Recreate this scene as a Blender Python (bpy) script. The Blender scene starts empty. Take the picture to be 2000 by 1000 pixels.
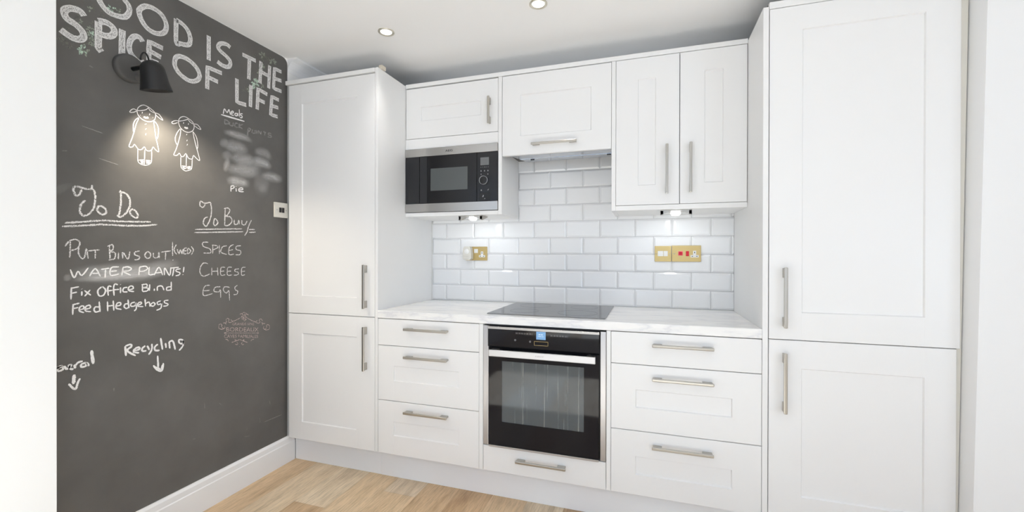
import bpy, bmesh, math, random
from mathutils import Vector, Matrix
C = bpy.context.scene.collection
PI = math.pi
# ------------------------------------------------------------------ camera
HC = 1.215
cam_d = bpy.data.cameras.new('camera'); cam = bpy.data.objects.new('camera', cam_d); C.objects.link(cam)
yaw, pit, rol = 0.309151, -0.002905, 0.001716
fw = Vector((-math.sin(yaw)*math.cos(pit), math.cos(yaw)*math.cos(pit), math.sin(pit)))
r = Vector((math.cos(yaw), math.sin(yaw), 0)); u = r.cross(fw)
r2 = r*math.cos(rol) + u*math.sin(rol); u2 = r2.cross(fw)
m = Matrix((r2, u2, -fw)).transposed().to_4x4(); m.translation = Vector((0, 0, HC))
cam.matrix_world = m
cam_d.sensor_width = 36; cam_d.lens = 829.76/2000*36; cam_d.clip_start = .02
bpy.context.scene.camera = cam
# ------------------------------------------------------------------ world, light, exposure
sc = bpy.context.scene
sc.cycles.max_bounces = 14; sc.cycles.diffuse_bounces = 9
sc.view_settings.view_transform = 'Standard'; sc.view_settings.look = 'None'
sc.view_settings.gamma = 1; sc.view_settings.use_curve_mapping = False
sc.view_settings.exposure = -0.76
w = bpy.data.worlds.new('sky'); sc.world = w; w.use_nodes = True
w.node_tree.nodes['Background'].inputs[0].default_value = (.73, .84, 1, 1)
w.node_tree.nodes['Background'].inputs[1].default_value = 1.5
def area(name, loc, rot, sx, sy, energy, col):
    d = bpy.data.lights.new(name, 'AREA'); d.shape = 'RECTANGLE'; d.size = sx; d.size_y = sy
    d.energy = energy; d.color = col
    o = bpy.data.objects.new(name, d); C.objects.link(o); o.location = loc; o.rotation_euler = rot
    return o
DAY = 40
area('fill_light_front', (-.4, -2.90, 1.15), (math.radians(116), 0, 0), 2.6, 2.0, DAY*.35, (.66, .80, 1))  # added fill for daylight from behind, tilted up to lift the ceiling
area('fill_light_right', (2.90, -1.7, 1.1), (math.radians(84), 0, math.radians(90)), 2.2, 1.3, DAY*1.3, (.66, .80, 1))  # added light off to the right, brightens the left cabinets and base
area('fill_light_left', (-1.93, -1.3, 1.4), (math.radians(105), 0, math.radians(-90)), 2.0, 1.6, DAY*.3, (.66, .80, 1))  # added light out of view, lifts the end panel facing left
sd = bpy.data.lights.new('sun', 'SUN'); sd.energy = 63; sd.angle = .02; sd.color = (.53, .70, 1)
so = bpy.data.objects.new('sun', sd); C.objects.link(so); so.location = (0, -6, 6)
so.rotation_euler = Vector((-.10, .36, -1)).to_track_quat('-Z', 'Y').to_euler()
# ------------------------------------------------------------------ materials
def mat(name, col, rough=.5, metal=0, spec=.5, emit=None, es=0, trans=0, coat=0, ior=1.45):
    m = bpy.data.materials.new(name); m.use_nodes = True
    b = m.node_tree.nodes['Principled BSDF']
    b.inputs['Base Color'].default_value = (*col, 1); b.inputs['Roughness'].default_value = rough
    b.inputs['Metallic'].default_value = metal; b.inputs['Specular IOR Level'].default_value = spec
    b.inputs['Transmission Weight'].default_value = trans; b.inputs['Coat Weight'].default_value = coat
    b.inputs['IOR'].default_value = ior
    if emit:
        b.inputs['Emission Color'].default_value = (*emit, 1); b.inputs['Emission Strength'].default_value = es
    return m
def nodes(m): return m.node_tree.nodes, m.node_tree.links, m.node_tree.nodes['Principled BSDF']
def coords(m, scale=(1, 1, 1), kind='Object', rot=(0, 0, 0)):
    N, L, b = nodes(m)
    t = N.new('ShaderNodeTexCoord'); mp = N.new('ShaderNodeMapping')
    mp.inputs['Scale'].default_value = scale; mp.inputs['Rotation'].default_value = rot
    L.new(t.outputs[kind], mp.inputs[0]); return mp.outputs[0]
def noise(m, vec, scale, detail=3, rough=.5):
    N, L, b = nodes(m); n = N.new('ShaderNodeTexNoise')
    n.inputs['Scale'].default_value = scale; n.inputs['Detail'].default_value = detail; n.inputs['Roughness'].default_value = rough
    L.new(vec, n.inputs['Vector']); return n.outputs['Fac']
def ramp(m, fac, stops):
    N, L, b = nodes(m); r = N.new('ShaderNodeValToRGB')
    while len(r.color_ramp.elements) < len(stops): r.color_ramp.elements.new(.5)
    for e, (p, c) in zip(r.color_ramp.elements, stops):
        e.position = p; e.color = (*c, 1) if len(c) == 3 else c
    L.new(fac, r.inputs[0]); return r.outputs[0]
def math_n(m, op, a, b=None, c=None):
    N, L, _ = nodes(m); n = N.new('ShaderNodeMath'); n.operation = op
    for i, v in enumerate((a, b, c)):
        if v is None: continue
        if isinstance(v, (int, float)): n.inputs[i].default_value = v
        else: L.new(v, n.inputs[i])
    return n.outputs[0]
def bump(m, fac, strength, dist=.001):
    N, L, b = nodes(m); n = N.new('ShaderNodeBump'); n.inputs['Strength'].default_value = strength
    n.inputs['Distance'].default_value = dist
    L.new(fac, n.inputs['Height']); L.new(n.outputs[0], b.inputs['Normal'])
g3 = lambda v: (v, v, v)

M_cab = mat('satin_cabinet_white', (.86, .86, .858), .33)
f = noise(M_cab, coords(M_cab, (60, 60, 2)), 4, 3); bump(M_cab, f, .12, .0004)
M_side = mat('satin_panel_white', (.86, .86, .855), .36)
f = noise(M_side, coords(M_side, (60, 60, 3)), 4, 3); bump(M_side, f, .15, .0004)
M_wall = mat('wall_paint_white', (.895, .897, .89), .8)
f = noise(M_wall, coords(M_wall), 90, 3); bump(M_wall, f, .08, .0005)
M_wallr = mat('wall_paint_cool_white', (.87, .875, .88), .8)
M_ceil = mat('ceiling_paint', (.94, .94, .94), .85)
M_trim = mat('gloss_trim_white', (.90, .905, .915), .3)
M_plinth = mat('plinth_white', (.88, .89, .91), .3)
M_grout = mat('grout', (.70, .705, .71), .8)
M_tile = mat('glazed_tile', (.87, .875, .88), .08, spec=.5)
f = noise(M_tile, coords(M_tile), 14, 2); bump(M_tile, f, .12, .002)
M_dark = mat('dark_void', (.03, .03, .03), .7)
M_gap = mat('cabinet_gap', (.16, .155, .15), .7)
M_nickel = mat('brushed_nickel', (.50, .475, .43), .3, 1)
M_steel = mat('brushed_steel', (.50, .49, .475), .27, 1)
f = noise(M_steel, coords(M_steel, (3, 3, 300)), 3, 3); bump(M_steel, f, .1, .0003)
M_steelm = mat('polished_steel_underside', (.62, .63, .65), .12, 1)
M_alu = mat('satin_aluminium', (.50, .50, .52), .32, 1)
M_whitesteel = mat('bright_handle_steel', (.66, .66, .67), .35, .6)
M_brass = mat('brushed_brass', (.62, .47, .21), .33, 1)
f = noise(M_brass, coords(M_brass, (4, 4, 200)), 3, 3); bump(M_brass, f, .1, .0003)
M_black = mat('black_plastic', (.012, .012, .014), .35)
M_bglass = mat('black_glass', (.010, .010, .013), .04, spec=.35)
M_mwglass = mat('microwave_black', (.008, .008, .010), .18)
M_mwleft = mat('microwave_side_grey', (.018, .019, .022), .22)
M_mwwin = mat('microwave_window_mesh', (.095, .105, .108), .14)
M_hob = mat('hob_glass', (.02, .02, .022), .03, spec=1.0, ior=2.3)
M_print = mat('printed_marks_white', (.75, .75, .75), .5)
M_printg = mat('printed_marks_grey', (.35, .35, .36), .5)
M_printd = mat('printed_marks_dark', (.02, .02, .02), .5)
M_disp = mat('display_grey', (.16, .165, .17), .3)
M_blue = mat('oven_display_blue', (.1, .2, .3), .2, emit=(.25, .48, .85), es=.9)
M_bluetx = mat('oven_display_text', (.8, .9, 1), .4, emit=(.8, .9, 1), es=.95)
M_plastic = mat('white_plastic', (.83, .83, .81), .3)
M_cream = mat('aged_white_plastic', (.70, .68, .62), .35)
M_red = mat('red_switch', (.62, .01, .03), .3)
M_pink = mat('neon_red', (.85, .16, .24), .3)
M_wood = mat('raw_wood_block', (.66, .60, .50), .7)
M_lampblk = mat('lamp_black_metal', (.012, .012, .013), .38)
M_lampgry = mat('lamp_base_dark_grey', (.085, .083, .080), .5)
M_inner = mat('lamp_inner_white', (.7, .68, .62), .5)
M_gold = mat('downlight_champagne', (.74, .70, .60), .28, .9)
def lampmat(name, col, s): return mat(name, (1, 1, 1), .5, emit=col, es=s)
M_led = lampmat('led_glow', (1, .97, .90), 9)
M_ledc = lampmat('led_cool_glow', (.93, .97, 1), 9)
M_bulb = lampmat('warm_bulb', (1, .86, .66), 12)
M_oveninside = mat('oven_enamel', (.30, .30, .30), .35)
M_rack = mat('oven_rack_wire', (.60, .52, .36), .3, 1)

# oven door pane: tinted glass with dried streaks
M_pane = mat('oven_window_glass', (.10, .12, .13), .06, spec=.5)
N, L, b = nodes(M_pane)
v = coords(M_pane, (105, 1, 1.4)); f = noise(M_pane, v, 1, 4, .6)
st = ramp(M_pane, f, [(.60, g3(0)), (.66, g3(1))])
f2 = noise(M_pane, coords(M_pane, (2, 1, 2)), 2, 2); st2 = ramp(M_pane, f2, [(.30, g3(0)), (.50, g3(1))])
k = math_n(M_pane, 'MULTIPLY', st, st2); k = math_n(M_pane, 'MULTIPLY', k, .42)
mx = N.new('ShaderNodeMix'); mx.data_type = 'RGBA'; mx.inputs[6].default_value = (.15, .17, .18, 1); mx.inputs[7].default_value = (.46, .44, .38, 1)
L.new(k, mx.inputs[0]); L.new(mx.outputs[2], b.inputs['Base Color'])
al = math_n(M_pane, 'MULTIPLY_ADD', k, .5, .55); L.new(al, b.inputs['Alpha'])

# marble-effect worktop
M_marble = mat('white_marble_laminate', (.8, .8, .8), .22)
N, L, b = nodes(M_marble)
v = coords(M_marble, (.8, 4.0, 3.0), rot=(0, math.radians(12), math.radians(14)))
n1 = noise(M_marble, v, 2.2, 6, .6)
a1 = math_n(M_marble, 'ABSOLUTE', math_n(M_marble, 'SUBTRACT', n1, .5))
vein = ramp(M_marble, a1, [(0, (.78, .78, .80)), (.018, (.86, .86, .86)), (.05, (.92, .915, .90))])
n2 = noise(M_marble, v, 5, 5, .6); cl = ramp(M_marble, n2, [(.3, (.97, .97, .98)), (.6, (1, 1, 1))])
mx = N.new('ShaderNodeMix'); mx.data_type = 'RGBA'; mx.blend_type = 'MULTIPLY'; mx.inputs[0].default_value = 1
L.new(vein, mx.inputs[6]); L.new(cl, mx.inputs[7]); L.new(mx.outputs[2], b.inputs['Base Color'])

# chalk-paint wall
M_board = mat('chalkboard_paint', (.07, .068, .065), .62, spec=.35)
N, L, b = nodes(M_board)
n1 = noise(M_board, coords(M_board), 3.0, 5, .6)
c1 = ramp(M_board, n1, [(.3, (.114, .110, .104)), (.7, (.152, .147, .139))])
L.new(c1, b.inputs['Base Color'])
f = noise(M_board, coords(M_board), 260, 3); bump(M_board, f, .25, .0006)

# oak-effect floor: planks running towards the cabinets
M_floor = mat('oak_plank_floor', (.5, .36, .22), .38, spec=.4)
N, L, b = nodes(M_floor)
tc = N.new('ShaderNodeTexCoord'); sp = N.new('ShaderNodeSeparateXYZ'); L.new(tc.outputs['Object'], sp.inputs[0])
PW, PL = .182, 1.22
px = math_n(M_floor, 'DIVIDE', math_n(M_floor, 'ADD', sp.outputs[0], 1.836+PW*20), PW)
ix = math_n(M_floor, 'FLOOR', px)
wn = N.new('ShaderNodeTexWhiteNoise'); wn.noise_dimensions = '1D'; L.new(ix, wn.inputs['W'])
py = math_n(M_floor, 'DIVIDE', math_n(M_floor, 'ADD', sp.outputs[1], math_n(M_floor, 'MULTIPLY_ADD', wn.outputs['Value'], 3.1, 12)), PL)
iy = math_n(M_floor, 'FLOOR', py)
cb = N.new('ShaderNodeCombineXYZ'); L.new(ix, cb.inputs[0]); L.new(iy, cb.inputs[1])
wn2 = N.new('ShaderNodeTexWhiteNoise'); wn2.noise_dimensions = '2D'; L.new(cb.outputs[0], wn2.inputs['Vector'])
base = ramp(M_floor, wn2.outputs['Value'], [(0, (.62, .43, .26)), (.35, (.72, .55, .36)), (.7, (.78, .65, .48)), (1, (.68, .56, .42))])
add = N.new('ShaderNodeVectorMath'); add.operation = 'MULTIPLY_ADD'
L.new(wn2.outputs['Color'], add.inputs[0]); add.inputs[1].default_value = (7, 7, 7)
mp = N.new('ShaderNodeMapping'); mp.inputs['Scale'].default_value = (9, 1.3, 1); L.new(tc.outputs['Object'], mp.inputs[0]); L.new(mp.outputs[0], add.inputs[2])
gn = noise(M_floor, add.outputs[0], 1.6, 6, .62)
gr = ramp(M_floor, gn, [(.28, (.66, .60, .54)), (.45, (.92, .90, .87)), (.6, (1.04, 1.04, 1.04)), (.75, (1.1, 1.12, 1.14))])
mx = N.new('ShaderNodeMix'); mx.data_type = 'RGBA'; mx.blend_type = 'MULTIPLY'; mx.inputs[0].default_value = 1
L.new(base, mx.inputs[6]); L.new(gr, mx.inputs[7])
mp2 = N.new('ShaderNodeMapping'); mp2.inputs['Scale'].default_value = (70, 5, 1); L.new(tc.outputs['Object'], mp2.inputs[0])
fn = noise(M_floor, mp2.outputs[0], 2, 4, .7); fr = ramp(M_floor, fn, [(.36, g3(.74)), (.56, g3(1.0))])
mx2 = N.new('ShaderNodeMix'); mx2.data_type = 'RGBA'; mx2.blend_type = 'MULTIPLY'; mx2.inputs[0].default_value = 1
L.new(mx.outputs[2], mx2.inputs[6]); L.new(fr, mx2.inputs[7])
fx = math_n(M_floor, 'FRACT', px); fy = math_n(M_floor, 'FRACT', py)
ex = math_n(M_floor, 'LESS_THAN', fx, .010); ey = math_n(M_floor, 'LESS_THAN', fy, .0016)
seam = math_n(M_floor, 'MULTIPLY', math_n(M_floor, 'MAXIMUM', ex, ey), .35)
mx3 = N.new('ShaderNodeMix'); mx3.data_type = 'RGBA'; mx3.inputs[7].default_value = (.22, .15, .09, 1)
L.new(seam, mx3.inputs[0]); L.new(mx2.outputs[2], mx3.inputs[6]); L.new(mx3.outputs[2], b.inputs['Base Color'])
bump(M_floor, fn, .15, .0006)

# chalk materials: u runs along the stroke in metres, v across it from -1 to 1
def chalkmat(name, col, kind, a=1.0):
    m = mat(name, col, .9, spec=.1); N, L, b = nodes(m)
    tc = N.new('ShaderNodeTexCoord'); sp = N.new('ShaderNodeSeparateXYZ'); L.new(tc.outputs['UV'], sp.inputs[0])
    av = math_n(m, 'ABSOLUTE', sp.outputs[1])
    ob = coords(m)
    if kind == 'big':
        n = noise(m, ob, 330, 3, .7)
        mp = N.new('ShaderNodeMapping'); mp.inputs['Scale'].default_value = (30, 2.6, 1); L.new(tc.outputs['UV'], mp.inputs[0])
        n2 = noise(m, mp.outputs[0], 2.2, 3, .6)
        e = math_n(m, 'POWER', av, 3.0)
        s = math_n(m, 'ADD', math_n(m, 'MULTIPLY', n, .9), math_n(m, 'MULTIPLY', n2, .75))
        s = math_n(m, 'MULTIPLY_ADD', e, .20, s)
        fo = math_n(m, 'MULTIPLY', math_n(m, 'GREATER_THAN', av, .93), .35)
        s = math_n(m, 'SUBTRACT', s, fo)
        al = ramp(m, s, [(.68, g3(.10)), (.86, g3(.96))])
    elif kind == 'rough':
        n = noise(m, ob, 300, 3, .7)
        s = math_n(m, 'SUBTRACT', n, math_n(m, 'MULTIPLY', math_n(m, 'POWER', av, 2.0), .18))
        al = ramp(m, s, [(.34, g3(0)), (.48, g3(.95))])
    elif kind == 'thin':
        n = noise(m, ob, 350, 2, .6)
        s = math_n(m, 'SUBTRACT', n, math_n(m, 'MULTIPLY', math_n(m, 'POWER', av, 3.0), .20))
        al = ramp(m, s, [(.24, g3(.1)), (.36, g3(1))])
    elif kind == 'smudge':
        mp = N.new('ShaderNodeMapping'); mp.inputs['Scale'].default_value = (25, 2.5, 1); L.new(tc.outputs['UV'], mp.inputs[0])
        n = noise(m, mp.outputs[0], 1.2, 3, .6)
        fall = math_n(m, 'SUBTRACT', 1, math_n(m, 'MULTIPLY', av, av))
        fall = math_n(m, 'MULTIPLY', fall, fall)
        # z of the uv is not available, ends fade by the third coordinate stored in attribute 'end'
        at = N.new('ShaderNodeAttribute'); at.attribute_name = 'end'
        n = math_n(m, 'MULTIPLY_ADD', n, 1.0, .35)
        al = math_n(m, 'MULTIPLY', math_n(m, 'MULTIPLY', fall, n), math_n(m, 'MULTIPLY', at.outputs['Fac'], a))
    else:
        n = noise(m, ob, 200, 2, .6)
        al = math_n(m, 'MULTIPLY', ramp(m, n, [(.35, g3(.3)), (.55, g3(1))]), a)
    L.new(al, b.inputs['Alpha']); return m
WHT = (.80, .79, .78)
CM = {'big': chalkmat('chalk_block_letters', WHT, 'big'), 'rough': chalkmat('chalk_rough', WHT, 'rough'), 'thin': chalkmat('chalk_line', (.86, .85, .84), 'thin'),
      'ghost': chalkmat('chalk_faded', WHT, 'plain', .26), 'print': chalkmat('stencil_pink_grey', (.58, .47, .44), 'plain', .95), 'stem': chalkmat('stem_green', (.22, .25, .18), 'plain', .8)}
LM = [chalkmat('leaf_faded', (.24, .24, .21), 'plain', .75), chalkmat('leaf_sage', (.36, .40, .33), 'plain', .9), chalkmat('leaf_bright', (.55, .70, .58), 'plain', .95)]

# ------------------------------------------------------------------ mesh helpers
class MB:
    def __init__(s): s.bm = bmesh.new()
    def box(s, x0, x1, y0, y1, z0, z1, bev=0, mi=0, seg=1):
        r = bmesh.ops.create_cube(s.bm, size=1); vs = r['verts']
        for v in vs: v.co = Vector(((x0+x1)/2+v.co.x*(x1-x0), (y0+y1)/2+v.co.y*(y1-y0), (z0+z1)/2+v.co.z*(z1-z0)))
        fs = set(f for v in vs for f in v.link_faces)
        for f in fs: f.material_index = mi
        if bev:
            es = list(set(e for v in vs for e in v.link_edges))
            r = bmesh.ops.bevel(s.bm, geom=es, offset=bev, segments=seg, affect='EDGES', profile=.5)
            for f in r['faces']: f.material_index = mi
        return s
    def prism(s, pts, axis, a, b, mi=0):
        # pts: outline in the two other axes; extruded along axis from a to b
        def P(p, t):
            if axis == 'x': return (t, p[0], p[1])
            if axis == 'y': return (p[0], t, p[1])
            return (p[0], p[1], t)
        A = [s.bm.verts.new(P(p, a)) for p in pts]; B = [s.bm.verts.new(P(p, b)) for p in pts]
        n = len(pts); fs = [s.bm.faces.new(A), s.bm.faces.new(B[::-1])]
        for i in range(n): fs.append(s.bm.faces.new((A[i], B[i], B[(i+1) % n], A[(i+1) % n])))
        for f in fs: f.material_index = mi
        return s
    def lathe(s, prof, mx=None, n=32, mi=0, smooth=True, closed=False):
        mx = mx or Matrix()
        rings = []
        for (r, z) in prof:
            if r < 1e-6: rings.append([s.bm.verts.new(mx @ Vector((0, 0, z)))])
            else: rings.append([s.bm.verts.new(mx @ Vector((r*math.cos(2*PI*i/n), r*math.sin(2*PI*i/n), z))) for i in range(n)])
        prs = list(zip(rings, rings[1:])) + ([(rings[-1], rings[0])] if closed else [])
        for a, b in prs:
            for i in range(n):
                j = (i+1) % n
                if len(a) == 1 and len(b) == 1: continue
                if len(a) == 1: vs = (a[0], b[j], b[i])
                elif len(b) == 1: vs = (a[i], a[j], b[0])
                else: vs = (a[i], a[j], b[j], b[i])
                f = s.bm.faces.new(vs); f.smooth = smooth; f.material_index = mi
        return s
    def tube(s, pts, rad, n=10, mi=0):
        pts = [Vector(p) for p in pts]; rings = []
        for i, p in enumerate(pts):
            d = (pts[min(i+1, len(pts)-1)] - pts[max(i-1, 0)]).normalized()
            a = d.cross(Vector((0, 0, 1)));
            if a.length < .05: a = d.cross(Vector((1, 0, 0)))
            a.normalize(); b = d.cross(a)
            rr = rad[i] if isinstance(rad, list) else rad
            rings.append([s.bm.verts.new(p + a*rr*math.cos(2*PI*k/n) + b*rr*math.sin(2*PI*k/n)) for k in range(n)])
        for A, B in zip(rings, rings[1:]):
            for k in range(n):
                f = s.bm.faces.new((A[k], A[(k+1) % n], B[(k+1) % n], B[k])); f.smooth = True; f.material_index = mi
        s.bm.faces.new(rings[0][::-1]).material_index = mi; s.bm.faces.new(rings[-1]).material_index = mi
        return s
    def build(s, name, mats, parent=None, **props):
        bmesh.ops.recalc_face_normals(s.bm, faces=s.bm.faces)
        me = bpy.data.meshes.new(name); s.bm.to_mesh(me); s.bm.free()
        for m in (mats if isinstance(mats, (list, tuple)) else [mats]): me.materials.append(m)
        o = bpy.data.objects.new(name, me); C.objects.link(o)
        if parent:
            o.parent = parent
            me.transform(Matrix.Translation(-world_loc(parent)))
        for k, v in props.items(): o[k] = v
        return o
def world_loc(o):
    v = Vector((0, 0, 0))
    while o: v = v + Vector(o.location); o = o.parent
    return v
def tag(o, label, cat, group=None):
    o['label'] = label; o['category'] = cat
    if group: o['group'] = group
    return o
def empty(name, loc, label, cat, group=None):
    o = bpy.data.objects.new(name, None); C.objects.link(o); o.location = loc; o.empty_display_size = .05
    return tag(o, label, cat, group)
def struct(o): o['kind'] = 'structure'; return o
def textmesh(txt, name, mat_, parent, origin, xdir, zdir, depth=.0, align='LEFT', label=None):
    """flat lettering; xdir is the full width vector, zdir the cap-height vector"""
    cu = bpy.data.curves.new(name, 'FONT'); cu.body = txt; cu.size = 1; cu.resolution_u = 3
    t = bpy.data.objects.new(name, cu); C.objects.link(t)
    bpy.context.view_layer.update()
    dg = bpy.context.evaluated_depsgraph_get()
    me = bpy.data.meshes.new_from_object(t.evaluated_get(dg)); bpy.data.objects.remove(t)
    xs = [v.co.x for v in me.vertices]; ys = [v.co.y for v in me.vertices]
    x0, x1, y0, y1 = min(xs), max(xs), min(ys), max(ys)
    O, X, Z = Vector(origin), Vector(xdir), Vector(zdir); off = world_loc(parent) if parent else Vector()
    for v in me.vertices: v.co = O + X*((v.co.x-x0)/(x1-x0)) + Z*((v.co.y-y0)/(y1-y0)) - off
    me.materials.clear(); me.materials.append(mat_)
    o = bpy.data.objects.new(name, me); C.objects.link(o)
    if parent: o.parent = parent
    if label: o['label'] = label
    return o

# ------------------------------------------------------------------ key measurements (metres)
CEIL = 2.36; WL = -2.012; YB = 2.565; B = 1.96; U = 2.235; YF = -3.0; XR = 3.0
# ------------------------------------------------------------------ setting
struct(MB().box(-2.2, XR+.15, YF-.15, YB+.15, -.1, 0).build('floor', M_floor))
struct(MB().box(-2.2, XR+.15, -.15, YB+.15, CEIL, CEIL+.1).box(-2.2, XR+.15, YF-.15, -1.25, CEIL, CEIL+.1).box(-2.2, -1.3, -1.25, -.15, CEIL, CEIL+.1).box(1.1, XR+.15, -1.25, -.15, CEIL, CEIL+.1).build('ceiling', M_ceil))
struct(MB().box(-1.3, -1.25, -1.25, -.15, CEIL+.02, CEIL+.1).box(1.05, 1.1, -1.25, -.15, CEIL+.02, CEIL+.1).box(-1.3, 1.1, -1.25, -1.20, CEIL+.02, CEIL+.1).box(-1.3, 1.1, -.20, -.15, CEIL+.02, CEIL+.1).build('added_skylight', M_trim))  # unseen skylight, added so sun on the floor bounces to the ceiling
wall_left = struct(MB().box(-2.2, WL-.0015, -.25, YB+.1, 0, CEIL).box(-2.2, WL-.0015, YF, -2.35, 0, CEIL).box(-2.2, WL-.0015, -2.35, -.25, 0, .6).box(-2.2, WL-.0015, -2.35, -.25, 2.2, CEIL).build('wall_left', M_wall))
struct(MB().box(-2.14, -2.08, -2.35, -.25, .6, .66).box(-2.14, -2.08, -2.35, -.25, 2.14, 2.2).box(-2.14, -2.08, -1.33, -1.27, .66, 2.14).build('added_window_left', M_trim))  # made-up window frame out of view, goes with the added left light
# painted chalkboard with a rounded top corner
ye = 1.971; rc = .035; zt = CEIL-.003
pts = [(.72, .10), (ye, .10), (ye, zt-rc)] + [(ye-rc+rc*math.cos(a), zt-rc+rc*math.sin(a)) for a in (.3, .6, .9, 1.2)] + [(ye-rc, zt), (.72, zt)]
board = MB().prism(pts, 'x', WL-.0014, WL).build('chalkboard_panel', M_board, wall_left, label='charcoal chalkboard paint covering the left wall')
wall_back = struct(MB().box(-2.2, 1.6, YB+.012, YB+.12, 0, CEIL).build('wall_back', M_wall))
# right-hand wall: return beside the tall unit (slightly out of plumb), then wide wall facing the room
mb = MB()
def quadprism(mb, bot, top, z0, z1):
    A = [mb.bm.verts.new((x, y, z0)) for x, y in bot]; Bv = [mb.bm.verts.new((x, y, z1)) for x, y in top]
    n = len(bot); mb.bm.faces.new(A); mb.bm.faces.new(Bv[::-1])
    for i in range(n): mb.bm.faces.new((A[i], Bv[i], Bv[(i+1) % n], A[(i+1) % n]))
quadprism(mb, [(1.077, 1.897), (XR+.1, 1.897), (XR+.1, YB+.012), (1.077, YB+.012)], [(1.110, 1.880), (XR+.1, 1.880), (XR+.1, YB+.012), (1.110, YB+.012)], 0, CEIL)
struct(mb.build('wall_right', M_wallr))
struct(MB().box(XR, XR+.12, -2.8, 1.9, 0, .6).box(XR, XR+.12, YF, -2.8, 0, CEIL).box(XR, XR+.12, -.6, 1.9, .6, CEIL).box(XR, XR+.12, -2.8, -.6, 2.1, CEIL).build('wall_far_right', M_wall))
struct(MB().box(-2.2, -1.7, YF-.12, YF, 0, CEIL).box(0.9, XR+.1, YF-.12, YF, 0, CEIL).box(-1.7, 0.9, YF-.12, YF, 2.2, CEIL).box(-1.7, 0.9, YF-.12, YF, 0, .2).build('wall_front', M_wall))
wn_ = struct(MB().box(-1.7, -1.64, YF-.08, YF-.02, .2, 2.2).box(.84, .9, YF-.08, YF-.02, .2, 2.2).box(-.43, -.37, YF-.08, YF-.02, .2, 2.2).box(-1.7, 0.9, YF-.08, YF-.02, 2.14, 2.2).box(-1.7, 0.9, YF-.08, YF-.02, .2, .26).build('added_window_front', M_trim))  # invented window behind the camera, gives the front daylight an opening
struct(MB().box(XR+.02, XR+.08, -2.8, -.6, .6, .66).box(XR+.02, XR+.08, -2.8, -.6, 2.04, 2.1).box(XR+.02, XR+.08, -1.73, -1.67, .66, 2.04).build('added_window_right', M_trim))  # invented window out of view, gives the added right light an opening
# pier in the foreground on the left, end of the opening the room is seen through
struct(MB().box(WL-.0005, -1.8, .30, .8515, 0, CEIL, .002).build('wall_near_left', M_wall))
# skirting along the chalkboard wall
XS = WL+.016
prof = [(WL, 0), (XS, 0), (XS, .112), (XS-.003, .116), (XS-.003, .140), (XS-.009, .150), (WL, .151)]
struct(MB().prism(prof, 'y', .8515, 2.014).build('baseboard_left', M_trim))
# coving beyond the painted panel
cv = [(WL-.0014, CEIL), (WL+.066, CEIL), (WL+.066, CEIL-.006)]
for i in range(7):
    a = PI/2*i/6
    cv.append((WL+.062-.060*math.sin(a), CEIL-.072+.062*math.cos(a)-.000))
cv += [(WL+.001, CEIL-.078), (WL-.0014, CEIL-.078)]
struct(MB().prism(cv, 'y', 1.972, YB+.01).build('trim_1', M_trim))

# ------------------------------------------------------------------ tiled splashback
def tiles():
    mb = MB(); bm = mb.bm
    x0, x1 = -1.380, .446; yf, ye_ = YB-.004, YB+.001; gap = .0011; bw = .010
    for k in range(9):
        za, zb = .914+.1017*k+gap, .914+.1017*(k+1)-gap
        off = -.775 if k % 2 else -.8765
        n = -4
        while True:
            a = off+.2015*n; bb = a+.2015; n += 1
            if a > x1: break
            if bb < x0+.01: continue
            A = max(a+gap, x0); Bx = min(bb-gap, x1)
            if Bx-A < .01: continue
            zz = min(zb, 1.826)
            o = [(A, za), (Bx, za), (Bx, zz), (A, zz)]
            ia = A+(bw if a+gap >= x0 else .0008); ib = Bx-(bw if bb-gap <= x1 else .0008)
            i_ = [(ia, za+bw), (ib, za+bw), (ib, zz-bw), (ia, zz-bw)]
            V = [bm.verts.new((x, ye_, z)) for x, z in o]; W_ = [bm.verts.new((x, yf, z)) for x, z in i_]; K = [bm.verts.new((x, ye_+.006, z)) for x, z in o]
            bm.faces.new(W_)
            for q in range(4):
                bm.faces.new((V[q], V[(q+1) % 4], W_[(q+1) % 4], W_[q])); bm.faces.new((K[q], K[(q+1) % 4], V[(q+1) % 4], V[q]))
    return mb
spl = tiles().build('splashback_tiles', M_tile, wall_back, label='white bevelled metro tiles laid in brick bond')
MB().box(-1.385, .446, YB+.0055, YB+.0118, .905, 1.84).build('tile_grout', M_grout, wall_back)
MB().box(-1.385, -1.380, YB-.004, YB+.008, .914, 1.46).build('tile_edge_bead', M_plastic, wall_back)

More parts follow.
